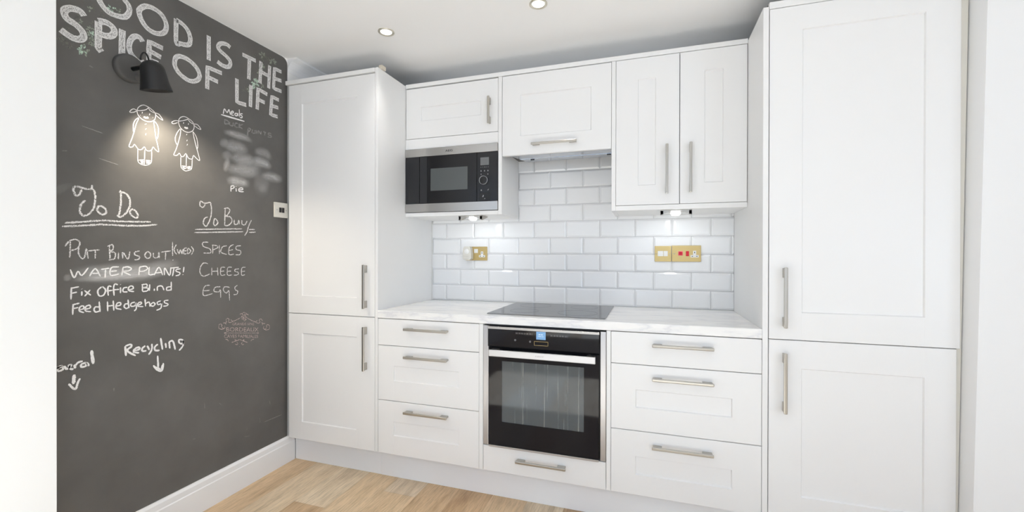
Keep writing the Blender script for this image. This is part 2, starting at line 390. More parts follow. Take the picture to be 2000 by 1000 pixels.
# ------------------------------------------------------------------ cabinet pieces
def door(name, parent, x0, x1, z0, z1, yf, panel=None, th=.020, mat_=None):
    """shaker front: frame with a recessed panel; panel=(px0,px1,pz0,pz1)"""
    mb = MB(); bm = mb.bm; d = .0065; s = .0035
    if not panel:
        mb.box(x0, x1, yf, yf+th, z0, z1, .0015)
    else:
        a, b_, c, e = panel; r_ = .0015
        R0 = [(x0, z0), (x1, z0), (x1, z1), (x0, z1)]
        R1 = [(x0+r_, z0+r_), (x1-r_, z0+r_), (x1-r_, z1-r_), (x0+r_, z1-r_)]
        R2 = [(a, c), (b_, c), (b_, e), (a, e)]
        R3 = [(a+s, c+s), (b_-s, c+s), (b_-s, e-s), (a+s, e-s)]
        L_ = [[bm.verts.new((x, y, z)) for x, z in R] for R, y in ((R0, yf+th), (R0, yf+r_), (R1, yf), (R2, yf), (R3, yf+d))]
        for p, q in zip(L_, L_[1:]):
            for k in range(4): bm.faces.new((p[k], p[(k+1) % 4], q[(k+1) % 4], q[k]))
        bm.faces.new(L_[0][::-1]); bm.faces.new(L_[-1])
        # fine joint lines where the stiles meet the rails
        for X in (a, b_):
            for (za, zb) in ((z0+.002, c-.001), (e+.001, z1-.002)):
                if zb-za > .02: mb.box(X-.0004, X+.0004, yf-.00025, yf+.0001, za, zb, mi=1)
    return mb.build(name, [mat_ or M_cab, M_side], parent)
def handle(parent, horiz, a, b_, c, yd, name='handle'):
    """bar pull on two broad feet. horiz: runs in x from a to b_ at height c; otherwise runs in z at x=c. yd is the door face."""
    mb = MB(); w_ = .0065; yo = yd-.034
    ft = .042
    def bx(p0, p1, q0, q1, y0, y1, bev):
        if horiz: mb.box(p0, p1, y0, y1, q0, q1, bev, seg=2)
        else: mb.box(q0, q1, y0, y1, p0, p1, bev, seg=2)
    bx(a, b_, c-w_, c+w_, yo, yo+.009, .003)
    bx(a+.004, a+ft, c-.0045, c+.0045, yo+.006, yd-.0002, .001)
    bx(b_-ft, b_-.004, c-.0045, c+.0045, yo+.006, yd-.0002, .001)
    return mb.build(name, M_nickel, parent, label='brushed nickel bar handle')

# tall unit on the left
t = empty('tall_cabinet', (-1.70, B, .15), 'tall white shaker larder cabinet against the chalkboard wall, two doors', 'cabinet')
MB().box(-1.99, -1.404, B+.022, YB-.005, .152, 2.196).build('carcass', M_gap, t)
MB().box(-1.402, -1.385, B, YB-.0045, .150, 2.224, .001).build('end_panel', M_side, t)
MB().box(-2.010, -1.4025, B-.006, B+.30, 2.199, 2.222, .001).build('top_panel', M_side, t)
d1 = door('door', t, -1.990, -1.4045, .8765, 2.194, B, (-1.896, -1.520, .977, 2.080))
handle(d1, False, .922, 1.160, -1.456, B)
d2 = door('door', t, -1.990, -1.4045, .150, .8735, B, (-1.895, -1.520, .2505, .763))
handle(d2, False, .586, .825, -1.456, B)
# offcut lying on top of it
tag(MB().box(-1.398, -1.376, 1.985, 2.02, 2.2245, 2.246, .001).build('wooden_block', M_wood), 'small pale wooden block on top corner of left tall cabinet', 'block')

# tall unit on the right
t = empty('tall_cabinet', (.77, B, .15), 'widest and tallest white shaker cabinet at right end, two doors', 'cabinet')
MB().box(.4675, 1.06, B+.022, YB-.005, .152, 2.24).build('carcass', M_gap, t)
MB().box(.446, .4665, B, YB-.0045, .150, 2.222, .001).build('end_panel', M_side, t)
d1 = door('door', t, .4695, 1.0795, .8765, 2.210, B, (.584, .977, .985, 2.115))
handle(d1, False, .925, 1.167, .5215, B)
d2 = door('door', t, .4695, 1.0700, .150, .8735, B, (.584, .977, .25, .763))
handle(d2, False, .585, .826, .5215, B)
MB().box(.4685, 1.085, B, B+.30, 2.2125, 2.240, .001).build('top_panel', M_side, t)
mb = MB(); quadprism(mb, [(1.0665, B+.006), (1.0765, B+.006), (1.0765, B+.03), (1.0665, B+.03)], [(1.083, B+.006), (1.104, B+.006), (1.104, B+.03), (1.083, B+.03)], .15, 2.30)
mb.build('scribe_strip', M_cream, t)

# left drawer unit
def drawer_unit(x0, x1, panels, hx, hz, label, loc):
    t = empty('drawer_cabinet', loc, label, 'cabinet')
    MB().box(x0+.002, x1-.002, B+.022, YB-.01, .152, .870).build('carcass', M_gap, t)
    zs = [(.7305, .8705), (.4365, .7275), (.150, .4335)]
    for k, (za, zb) in enumerate(zs):
        d = door('drawer', t, x0, x1, za, zb, B, panels[k])
        handle(d, True, hx[0], hx[1], hz[k], B)
    return t
drawer_unit(-1.3825, -.7975, [None, (-1.286, -.906, .5415, .623), (-1.286, -.906, .2505, .326)], (-1.211, -.961), (.825, .679, .390),
            'white three-drawer base cabinet left of the oven', (-1.09, B, .15))
drawer_unit(-.156, .4445, [None, (-.050, .337, .5375, .618), (-.050, .337, .2405, .3215)], (.019, .264), (.8225, .675, .379),
            'white three-drawer base cabinet right of the oven', (.144, B, .15))
# oven housing
t = empty('oven_housing', (-.476, B, .15), 'white base housing around the oven with one shallow drawer below it', 'cabinet')
MB().box(-.796, -.7755, B, YB-.01, .150, .8725, .001).build('side_panel', M_side, t)
MB().box(-.1765, -.1575, B, YB-.01, .150, .8725, .001).build('side_panel', M_side, t)
MB().box(-.7745, -.1775, B+.022, YB-.01, .152, .27).build('carcass', M_gap, t)
d = door('drawer', t, -.7735, -.1785, .150, .2745, B)
handle(d, True, -.600, -.357, .2265, B)

# oven
t = empty('oven', (-.476, B, .278), 'built-in black glass electric oven with steel trim and bar handle under the hob', 'oven')
# body with a real cavity
mb = MB(); x0, x1, z0, z1 = -.742, -.2085, .300, .866; yb_ = 2.45
mb.box(x0, x1, yb_-.01, yb_, z0, z1).box(x0, x0+.05, B+.012, yb_, z0, z1).box(x1-.05, x1, B+.012, yb_, z0, z1)
mb.box(x0, x1, B+.012, yb_, z0, z0+.06).box(x0, x1, B+.012, yb_, z1-.13, z1)
mb.build('oven_cavity', M_oveninside, t)
mb = MB()
for zr in (.47, .60):
    for xx in (-.69, -.26): mb.tube([(xx, B+.03, zr), (xx, yb_-.02, zr)], .003, 6)
    for k in range(12):
        xx = -.67+.0356*k; mb.tube([(xx, B+.06, zr), (xx, yb_-.03, zr)], .0015, 5)
    mb.tube([(-.69, B+.05, zr), (-.26, B+.05, zr)], .003, 6)
mb.build('oven_rack', M_rack, t)
MB().box(-.7735, -.7515, B-.001, B+.03, .2785, .8665, .001).build('side_trim', M_alu, t)
MB().box(-.2035, -.1785, B-.001, B+.03, .2785, .8665, .001).build('side_trim', M_alu, t)
MB().box(-.7505, -.746, B-.003, B+.02, .279, .866).build('edge_trim', M_whitesteel, t)
MB().box(-.7455, -.2045, B+.010, B+.02, .279, .871).build('backing', M_black, t)
cp = MB().box(-.7445, -.2065, B-.016, B+.009, .768, .8655, .0015).build('control_panel', M_bglass, t)
MB().box(-.7445, -.2065, B-.0195, B-.0158, .8540, .8660, .0008).build('trim_bar', M_steel, cp)
yp = B-.0165
dsp = MB().box(-.500, -.4545, yp-.0005, yp+.0003, .8155, .8525).build('display', M_blue, cp)
textmesh('8:36', 'display_text', M_bluetx, dsp, (-.4875, yp-.0009, .8365), (.020, 0, 0), (0, 0, .005))
textmesh('menu ok', 'display_text', M_bluetx, dsp, (-.4905, yp-.0009, .8285), (.026, 0, 0), (0, 0, .004))
mb = MB()
for (a, b_, c, e) in ((-.510, -.443, .8055, .8065), (-.510, -.443, .787, .788), (-.510, -.509, .787, .8065), (-.444, -.443, .787, .8065)): mb.box(a, b_, yp-.0004, yp+.0002, c, e)
mb.build('touch_outline', M_brass, cp)
for x0_ in (-.601, -.431):
    mb = MB()
    for k in range(6):
        x = x0_+k*.0133; zc = .8395 if x0_ < -.5 else .8375
        mb.box(x, x+.0008, yp-.0004, yp+.0002, zc-.004, zc+.004)
        mb.box(x+.004, x+.009, yp-.0004, yp+.0002, zc+.0018, zc+.0028)
        mb.box(x+.004, x+.009, yp-.0004, yp+.0002, zc-.0028, zc-.0018)
        if k % 2: mb.box(x+.006, x+.007, yp-.0004, yp+.0002, zc-.003, zc+.003)
        else: mb.box(x+.004, x+.005, yp-.0004, yp+.0002, zc-.0025, zc+.0025)
    mb.box(x0_+.0798, x0_+.0806, yp-.0004, yp+.0002, zc-.004, zc+.004)
    mb.build('touch_symbols', M_printg, cp)
for x, z in ((-.604, .806), (-.530, .803)):
    mb = MB(); mb.lathe([(.003, 0), (.0045, 0), (.0045, .0004), (.003, .0004)], Matrix.Translation((x, yp, z)) @ Matrix.Rotation(PI/2, 4, 'X'), 16, closed=True)
    mb.box(x-.0005, x+.0005, yp-.0005, yp, z-.002, z+.004)
    mb.build('touch_symbol', M_printg, cp)
# door: glass frame round a window
dr = MB(); a, b_, c, e = -.671, -.2755, .4055, .7005; X0, X1, Z0, Z1 = -.7385, -.2085, .2885, .7615
dr.box(X0, a, B-.016, B+.006, Z0, Z1).box(b_, X1, B-.016, B+.006, Z0, Z1).box(a, b_, B-.016, B+.006, Z0, c).box(a, b_, B-.016, B+.006, e, Z1)
od = dr.build('door', M_bglass, t)
MB().box(a, b_, B-.0155, B-.012, c, e).build('window_pane', M_pane, od, label='streaky see-through oven window')
MB().box(X0, X1, B-.018, B+.009, .2785, .2875, .001).build('lower_trim', M_alu, t)
hd = MB().box(-.725, -.220, B-.058, B-.046, .7295, .7605, .002).build('handle', M_whitesteel, od, label='bright steel bar handle')
for xx in (-.722, -.263): MB().box(xx, xx+.040, B-.047, B-.0158, .740, .7590, .003).build('handle_foot', M_nickel, hd)
textmesh('NEFF', 'maker_mark', M_printg, hd, (-.493, B-.0583, .7425), (.040, 0, 0), (0, 0, .0055))

# worktop, hob
wt = MB().box(-1.3845, .4455, B-.002, YB+.003, .874, .9135, .0025, seg=2).build('worktop', M_marble)
tag(wt, 'white marble-effect worktop running between the two tall cabinets', 'worktop')
h = empty('induction_hob', (-.48, 2.28, .914), 'flat black glass induction hob set on the worktop above the oven', 'hob')
MB().box(-.779, -.187, 2.020, 2.530, .9137, .9195, .0015).build('glass_surface', M_hob, h)
mb = MB()
for (cx, cy, rr) in ((-.62, 2.40, .09), (-.62, 2.16, .075), (-.34, 2.40, .075), (-.34, 2.16, .10)):
    mb.lathe([(rr, 0), (rr+.0008, 0), (rr+.0008, .0002), (rr, .0002)], Matrix.Translation((cx, cy, .9196)), 48, closed=True, smooth=False)
mb.build('zone_rings', mat('hob_print', (.05, .05, .052), .2), h)
# plinths
tag(MB().box(-1.995, -1.402, 2.016, 2.034, .0, .150, .001).build('plinth_board', M_plinth), 'short white plinth board under the left tall cabinet', 'plinth')
tag(MB().box(-1.4005, 1.076, 2.014, 2.032, .0, .150, .001).build('plinth_board', M_plinth), 'long white plinth board under the drawers, oven and right tall cabinet', 'plinth')

# ------------------------------------------------------------------ wall cabinets
ZB, ZT = 1.441, 2.207
t = empty('wall_cabinet', (-1.09, U, ZB), 'white wall cabinet with one small door above the microwave', 'cabinet')
MB().box(-.7955, -.774, U, YB-.005, ZB, ZT, .001).build('side_panel', M_side, t)
MB().box(-1.384, -.796, U, YB-.005, ZB, 1.4635, .001).build('bottom_panel', M_side, t)
MB().box(-1.384, -.7965, U, U+.02, 1.8415, 1.9015, .001).build('filler_panel', M_cab, t)
MB().box(-1.383, -.797, U+.022, YB-.005, 1.845, ZT-.002).build('carcass', M_gap, t)
d = door('door', t, -1.3815, -.7975, 1.9045, 2.2015, U, (-1.282, -.898, 2.005, 2.088))
handle(d, False, 1.945, 2.097, -.8445, U)
t2 = empty('wall_cabinet', (-.476, U, 1.76), 'white lift-up wall cabinet over the cooker hood, between microwave and double cupboard', 'cabinet')
MB().box(-.7735, -.1785, U+.022, YB-.005, 1.80, ZT-.002).build('carcass', M_gap, t2)
d = door('flap_door', t2, -.7715, -.1795, 1.7625, 2.204, U, (-.668, -.282, 1.866, 2.093))
handle(d, True, -.600, -.354, 1.812, U)
t3 = empty('wall_cabinet', (.144, U, ZB), 'white double-door wall cabinet beside the right tall cabinet', 'cabinet')
MB().box(-.178, -.1575, U, YB-.005, ZB, ZT, .001).build('side_panel', M_side, t3)
MB().box(-.157, .445, U, YB-.005, ZB, 1.4655, .001).build('bottom_panel', M_side, t3)
MB().box(-.156, .444, U+.022, YB-.005, 1.467, ZT-.002).build('carcass', M_gap, t3)
d = door('door', t3, -.156, .1465, 1.4675, 2.206, U, (-.049, .037, 1.565, 2.100))
handle(d, False, 1.515, 1.759, .0885, U)
d = door('door', t3, .1495, .4435, 1.4675, 2.206, U, (.259, .342, 1.565, 2.106))
handle(d, False, 1.517, 1.760, .1965, U)
tag(MB().box(-1.3845, .4455, U-.001, YB-.005, 2.2085, 2.2315, .001).build('cornice_board', M_side), 'long white filler board along the top of the wall cabinets', 'filler board')

# cooker hood
t = empty('cooker_hood', (-.45, 2.26, 1.745), 'slim grey steel cooker hood tucked under the lift-up cabinet', 'cooker hood')
MB().box(-.700, -.20, 2.415, YB-.006, 1.80, 1.99).build('body', M_alu, t)
mb = MB()
mb.prism([(-.725, 2.258), (-.1785, 2.258), (-.1785, 2.335), (-.700, 2.335)], 'z', 1.762, 1.778)
mb.build('visor', M_steelm, t)
MB().prism([(-.700, 2.337), (-.1785, 2.337), (-.1785, 2.412), (-.672, 2.412)], 'z', 1.760, 1.778).build('visor', M_steelm, t)
MB().box(-.700, -.20, 2.338, 2.414, 1.779, 1.99).build('hood_front', M_alu, t)
for xx in (-.640, -.212): MB().box(xx, xx+.022, 2.350, 2.356, 1.7565, 1.7605).box(xx+.006, xx+.016, 2.3455, 2.351, 1.757, 1.760).build('clip', M_black, t)

# microwave
t = empty('microwave', (-1.09, U, 1.465), 'built-in black and steel microwave below the small wall door', 'microwave')
yf = U-.006
MB().box(-1.3815, -.7985, yf+.006, 2.52, 1.4665, 1.838).build('body', M_mwglass, t)
tb = MB().box(-1.3825, -.7965, yf-.002, yf+.012, 1.793, 1.8395, .001).build('upper_band', M_steel, t)
MB().box(-1.3825, -.7965, yf-.002, yf+.012, 1.4655, 1.5155, .001).build('lower_band', M_steel, t)
MB().box(-1.3815, -1.2895, yf, yf+.006, 1.5165, 1.7925, .0005).build('side_panel', M_mwleft, t)
dd = MB().box(-1.2855, -.9235, yf, yf+.006, 1.5165, 1.7925, .0005).build('door', M_mwglass, t)
MB().box(-1.2845, -1.236, yf-.004, yf+.002, 1.5175, 1.7915, .002).build('door_grip', M_mwleft, dd)
MB().box(-1.214, -.9785, yf-.0006, yf+.001, 1.5885, 1.7185).build('door_window', M_mwwin, dd)
cp = MB().box(-.9205, -.7975, yf, yf+.006, 1.5165, 1.7925, .0005).build('control_panel', M_mwglass, t)
MB().box(-.900, -.8485, yf-.0005, yf+.001, 1.7185, 1.7625).build('display', M_disp, cp)
mb = MB()
mx = Matrix.Translation((-.8785, yf, 1.633)) @ Matrix.Rotation(PI/2, 4, 'X')
kn = MB().lathe([(0, .012), (.021, .012), (.0225, .011), (.0225, 0)], mx, 40).build('dial', M_black, cp)
MB().lathe([(.0225, 0), (.0245, 0), (.0245, .0125), (.0225, .0125)], mx, 40, closed=True).build('dial_ring', M_alu, kn)
mb = MB(); y_ = yf-.0006
for k in range(5): mb.box(-.8975+k*.0108, -.8950+k*.0108+(.003 if k == 2 else 0), y_, yf, 1.7065, 1.7088)
for k in range(3):
    x = -.8955+k*.0206
    mb.box(x-.003, x+.003, y_, yf, 1.684, 1.6875).box(x-.002, x+.002, y_, yf, 1.6885, 1.6905)
mb.box(-.8985, -.8925, y_, yf, 1.6655, 1.6665).box(-.8975, -.8935, y_, yf, 1.668, 1.6715)
mb.prism([(-.8575, 1.664), (-.8545, 1.673), (-.8515, 1.664), (-.853, 1.664), (-.8545, 1.668), (-.856, 1.664)], 'y', y_, yf)
mb.build('touch_symbols', M_printg, cp)
MB().box(-.897, -.8915, y_, yf, 1.5755, 1.5815).build('touch_symbol', M_printg, cp)
mb = MB(); mb.prism([(-.8575, 1.577), (-.851, 1.584), (-.848, 1.584), (-.854, 1.576)], 'y', y_, yf)
mb.build('touch_symbol', M_printg, cp)
bt = MB().box(-.9035, -.8425, yf-.001, yf+.001, 1.520, 1.5645, .0005).build('door_button', M_black, cp)
MB().prism([(-.888, 1.540), (-.882, 1.552), (-.878, 1.548), (-.882, 1.540)], 'y', yf-.0016, yf-.0010).prism([(-.876, 1.528), (-.872, 1.534), (-.870, 1.529)], 'y', yf-.0016, yf-.001).build('button_symbol', M_printg, bt)
textmesh('AEG', 'maker_mark', M_printd, tb, (-1.118, yf-.0024, 1.8105), (.046, 0, 0), (0, 0, .0115))

# triangular cabinet lights
def tri_light(cx, zb, label):
    t = empty('cabinet_light', (cx, 2.30, zb), label, 'light', 'under-cabinet lights')
    y0, y1 = 2.262, 2.352; h_ = .026
    # wedge shell: mounting plate on top, sloping lamp face towards the wall, triangular cheeks
    mb = MB()
    mb.prism([(y0, zb), (y1, zb), (y1, zb-.005), (y0+.012, zb-h_), (y0, zb-h_+.004)], 'x', cx-.073, cx-.060)
    mb.prism([(y0, zb), (y1, zb), (y1, zb-.005), (y0+.012, zb-h_), (y0, zb-h_+.004)], 'x', cx+.060, cx+.073)
    mb.box(cx-.060, cx+.060, y0, y1, zb-.004, zb)
    mb.prism([(cx-.073, zb-h_), (cx-.020, zb-.004), (cx-.073, zb-.004)], 'y', y0, y0+.003)
    mb.prism([(cx+.073, zb-h_), (cx+.073, zb-.004), (cx+.020, zb-.004)], 'y', y0, y0+.003)
    mb.box(cx-.073, cx+.073, y0, y0+.003, zb-h_, zb-h_+.003)
    mb.build('housing', M_nickel, t)
    mx = Matrix.Translation((cx, 2.303, zb-.0155)) @ Matrix.Rotation(math.radians(-10), 4, 'X')
    MB().lathe([(0, -.006), (.021, -.006), (.024, -.003), (.024, .006), (0, .006)], mx, 32).build('lamp_disc', M_ledc, t)
    ld = bpy.data.lights.new('cabinet_light_beam', 'SPOT'); ld.energy = 2.0; ld.color = (.93, .97, 1); ld.spot_size = math.radians(140); ld.spot_blend = .7; ld.shadow_soft_size = .03
    lo = bpy.data.objects.new('cabinet_light_beam', ld); C.objects.link(lo); lo.location = (cx, 2.315, zb-.034)
    lo.rotation_euler = Vector((0, .75, -1)).to_track_quat('-Z', 'Y').to_euler()
tri_light(-.976, ZB-.0002, 'small wedge light under the microwave cabinet, lit')
tri_light(.134, ZB-.0002, 'small wedge light under the double wall cabinet, lit')

# ------------------------------------------------------------------ sockets and switches
def plate(name, x0, x1, z0, z1, label, cat, mat_=M_brass):
    t = empty(name, ((x0+x1)/2, YB-.004, z0), label, cat)
    MB().box(x0, x1, YB-.011, YB-.0042, z0, z1, .0015, seg=2).build('face_plate', mat_, t)
    return t
ys = YB-.0112
def socket_holes(t, cx, cz):
    i = MB().prism([(cx-.021, cz-.017), (cx+.021, cz-.017), (cx+.021, cz-.004), (cx+.008, cz-.004), (cx+.008, cz+.020), (cx-.008, cz+.020), (cx-.008, cz-.004), (cx-.021, cz-.004)], 'y', ys-.001, ys).build('socket_insert', M_plastic, t)
    MB().box(cx-.002, cx+.002, ys-.0016, ys-.0009, cz+.006, cz+.014).box(cx-.015, cx-.008, ys-.0016, ys-.0009, cz-.0125, cz-.009).box(cx+.008, cx+.015, ys-.0016, ys-.0009, cz-.0125, cz-.009).build('pin_holes', M_black, i)
def screw(t, cx, cz):
    MB().lathe([(0, .0008), (.003, .0008), (.003, 0)], Matrix.Translation((cx, ys, cz)) @ Matrix.Rotation(PI/2, 4, 'X'), 12).build('screw', M_nickel, t)
t = plate('double_socket', -1.134, -.984, 1.178, 1.267, 'brass double socket on the tiles below the microwave, left side occupied', 'socket')
socket_holes(t, -1.019, 1.216)
r_ = MB().box(-1.073, -1.047, ys-.004, ys, 1.226, 1.252, .001).build('rocker_switch', M_plastic, t)
pa = empty('plug_adaptor', (-1.107, YB-.02, 1.18), 'white bulky plug plugged into the left of the brass double socket', 'plug')
MB().prism([(-1.138, 1.190), (-1.128, 1.181), (-1.090, 1.181), (-1.080, 1.190), (-1.080, 1.222), (-1.086, 1.262), (-1.094, 1.268), (-1.126, 1.268), (-1.134, 1.258), (-1.138, 1.215)], 'y', YB-.050, YB-.0115).build('body', M_cream, pa)
MB().lathe([(0, .004), (.014, .004), (.017, 0)], Matrix.Translation((-1.110, YB-.050, 1.236)) @ Matrix.Rotation(PI/2, 4, 'X'), 24).build('round_cap', M_plastic, pa)
MB().box(-1.132, -1.092, YB-.053, YB-.050, 1.203, 1.209, .001).box(-1.128, -1.100, YB-.053, YB-.050, 1.188, 1.192, .001).build('moulded_rib', M_cream, pa)
t = plate('dimmer_switch', .038, .127, 1.178, 1.266, 'square brass switch plate with two white rockers, right-hand tiles', 'switch')
MB().box(.054, .084, ys-.004, ys, 1.208, 1.238, .001).build('rocker_switch', M_plastic, t)
MB().box(.086, .108, ys-.004, ys, 1.208, 1.238, .001).box(.088, .104, ys-.0055, ys-.004, 1.212, 1.231, .001).build('rocker_switch', M_plastic, t)
screw(t, .046, 1.222); screw(t, .117, 1.222)
t = plate('cooker_switch', .1295, .281, 1.178, 1.268, 'wide brass cooker switch plate with red rocker and socket', 'switch')
MB().box(.163, .187, ys-.003, ys, 1.212, 1.236, .002).build('switch_surround', M_pink, t)
MB().box(.167, .184, ys-.006, ys-.003, 1.215, 1.233, .002).build('rocker_switch', M_red, t)
MB().box(.203, .219, ys-.004, ys, 1.209, 1.237, .001).build('neon_indicator', M_red, t)
socket_holes(t, .248, 1.219); screw(t, .142, 1.222)

# wall switch on the chalkboard
t = empty('light_switch', (WL, 1.92, 1.43), 'white double light switch with black rockers on the chalkboard wall', 'switch')
yc, zc = 1.921, 1.4685
MB().box(WL+.0004, WL+.010, yc-.0475, yc+.0475, zc-.043, zc+.043, .002, seg=2).build('face_plate', M_cream, t)
for s in (-1, 1): MB().box(WL+.0098, WL+.0135, yc+s*.0095-.0078, yc+s*.0095+.0078, zc-.014, zc+.014, .001).build('rocker_switch', M_black, t)
for s in (-1, 1): MB().lathe([(0, .0006), (.003, .0006), (.003, 0)], Matrix.Translation((WL+.010, yc+s*.032, zc)) @ Matrix.Rotation(PI/2, 4, 'Y'), 10).build('screw', M_printg, t)

# ------------------------------------------------------------------ ceiling downlights
def downlight(x, y, label):
    t = empty('ceiling_downlight', (x, y, CEIL), label, 'ceiling light', 'recessed ceiling spotlights')
    mx = Matrix.Translation((x, y, CEIL))
    MB().lathe([(.041, 0), (.041, -.004), (.037, -.006), (.031, -.0045), (.028, -.001)], mx, 40).build('trim_ring', M_gold, t)
    MB().lathe([(0, -.003), (.027, -.003), (.029, -.0005)], mx, 32).build('lamp_face', M_led, t)
    ld = bpy.data.lights.new('downlight_beam', 'SPOT'); ld.energy = 19; ld.color = (1, .96, .92); ld.spot_size = math.radians(76); ld.spot_blend = 1; ld.shadow_soft_size = .025
    lo = bpy.data.objects.new('downlight_beam', ld); C.objects.link(lo); lo.location = (x, y, CEIL-.008)
downlight(-1.283, 1.886, 'left of the two recessed ceiling spotlights, nearer the chalkboard')
downlight(-.478, 1.884, 'right of the two recessed ceiling spotlights, cut by the frame top')

# ------------------------------------------------------------------ wall lamp
LY, LZ = 1.172, 1.968
t = empty('wall_lamp', (WL, LY, LZ), 'black dome wall lamp on the chalkboard below the word SPICE, lit', 'wall lamp')
mx = Matrix.Translation((WL, LY, LZ)) @ Matrix.Rotation(PI/2, 4, 'Y')
MB().lathe([(.056, 0), (.056, .012), (.052, .019), (.046, .021), (0, .021)], mx, 48).build('wall_plate', M_lampgry, t)
MB().lathe([(.013, .020), (.013, .024), (0, .024)], Matrix.Translation((WL, LY+.022, LZ-.030)) @ Matrix.Rotation(PI/2, 4, 'Y'), 24).build('cover_screw', M_lampgry, t)
SX = WL+.125; SY = LY+.008
apex = Vector((SX, SY-.004, LZ+.020)); axis = Vector((-.05, .22, -1)).normalized()
MB().tube([(WL+.020, LY+.004, LZ-.002), (WL+.080, LY+.013, LZ+.004), (SX-.012, SY-.010, LZ+.012)], [.0085, .008, .007], 14).build('arm', M_lampblk, t)
rot = axis.to_track_quat('Z', 'Y').to_matrix().to_4x4()
mx = Matrix.Translation(apex) @ rot
dome = [(0, 0)] + [(.040*math.sin(a), .036*(1-math.cos(a))) for a in (.25, .5, .75, 1.0, 1.25, 1.5)] + [(.043, .060), (.0475, .090), (.052, .112), (.053, .116), (.0515, .116), (.0465, .090), (.042, .060), (.0385, .036), (.030, .016), (.012, .004), (0, .003)]
sh = MB().lathe(dome, mx, 40).build('lamp_shade', M_lampblk, t)
bl = apex + axis*.062
MB().lathe([(0, -.026), (.012, -.024), (.014, -.010), (.022, .006), (.022, .016), (.014, .026), (0, .029)], Matrix.Translation(bl) @ rot, 20).build('bulb', M_bulb, t)
pts = []
for k in range(13):
    a = PI*k/12; pts.append((SX-.020+.003*math.cos(a), SY-.013+.017*-math.cos(a), LZ+.012+.036*math.sin(a)))
MB().tube(pts, .0032, 8).build('cable_loop', M_lampblk, t)
ld = bpy.data.lights.new('wall_lamp_beam', 'SPOT'); ld.energy = 42; ld.color = (1, .88, .72); ld.spot_size = math.radians(104); ld.spot_blend = .9; ld.shadow_soft_size = .02
lo = bpy.data.objects.new('wall_lamp_beam', ld); C.objects.link(lo); lo.location = apex + axis*.096
lo.rotation_euler = Vector((-.06, .40, -1)).to_track_quat('-Z', 'Y').to_euler()

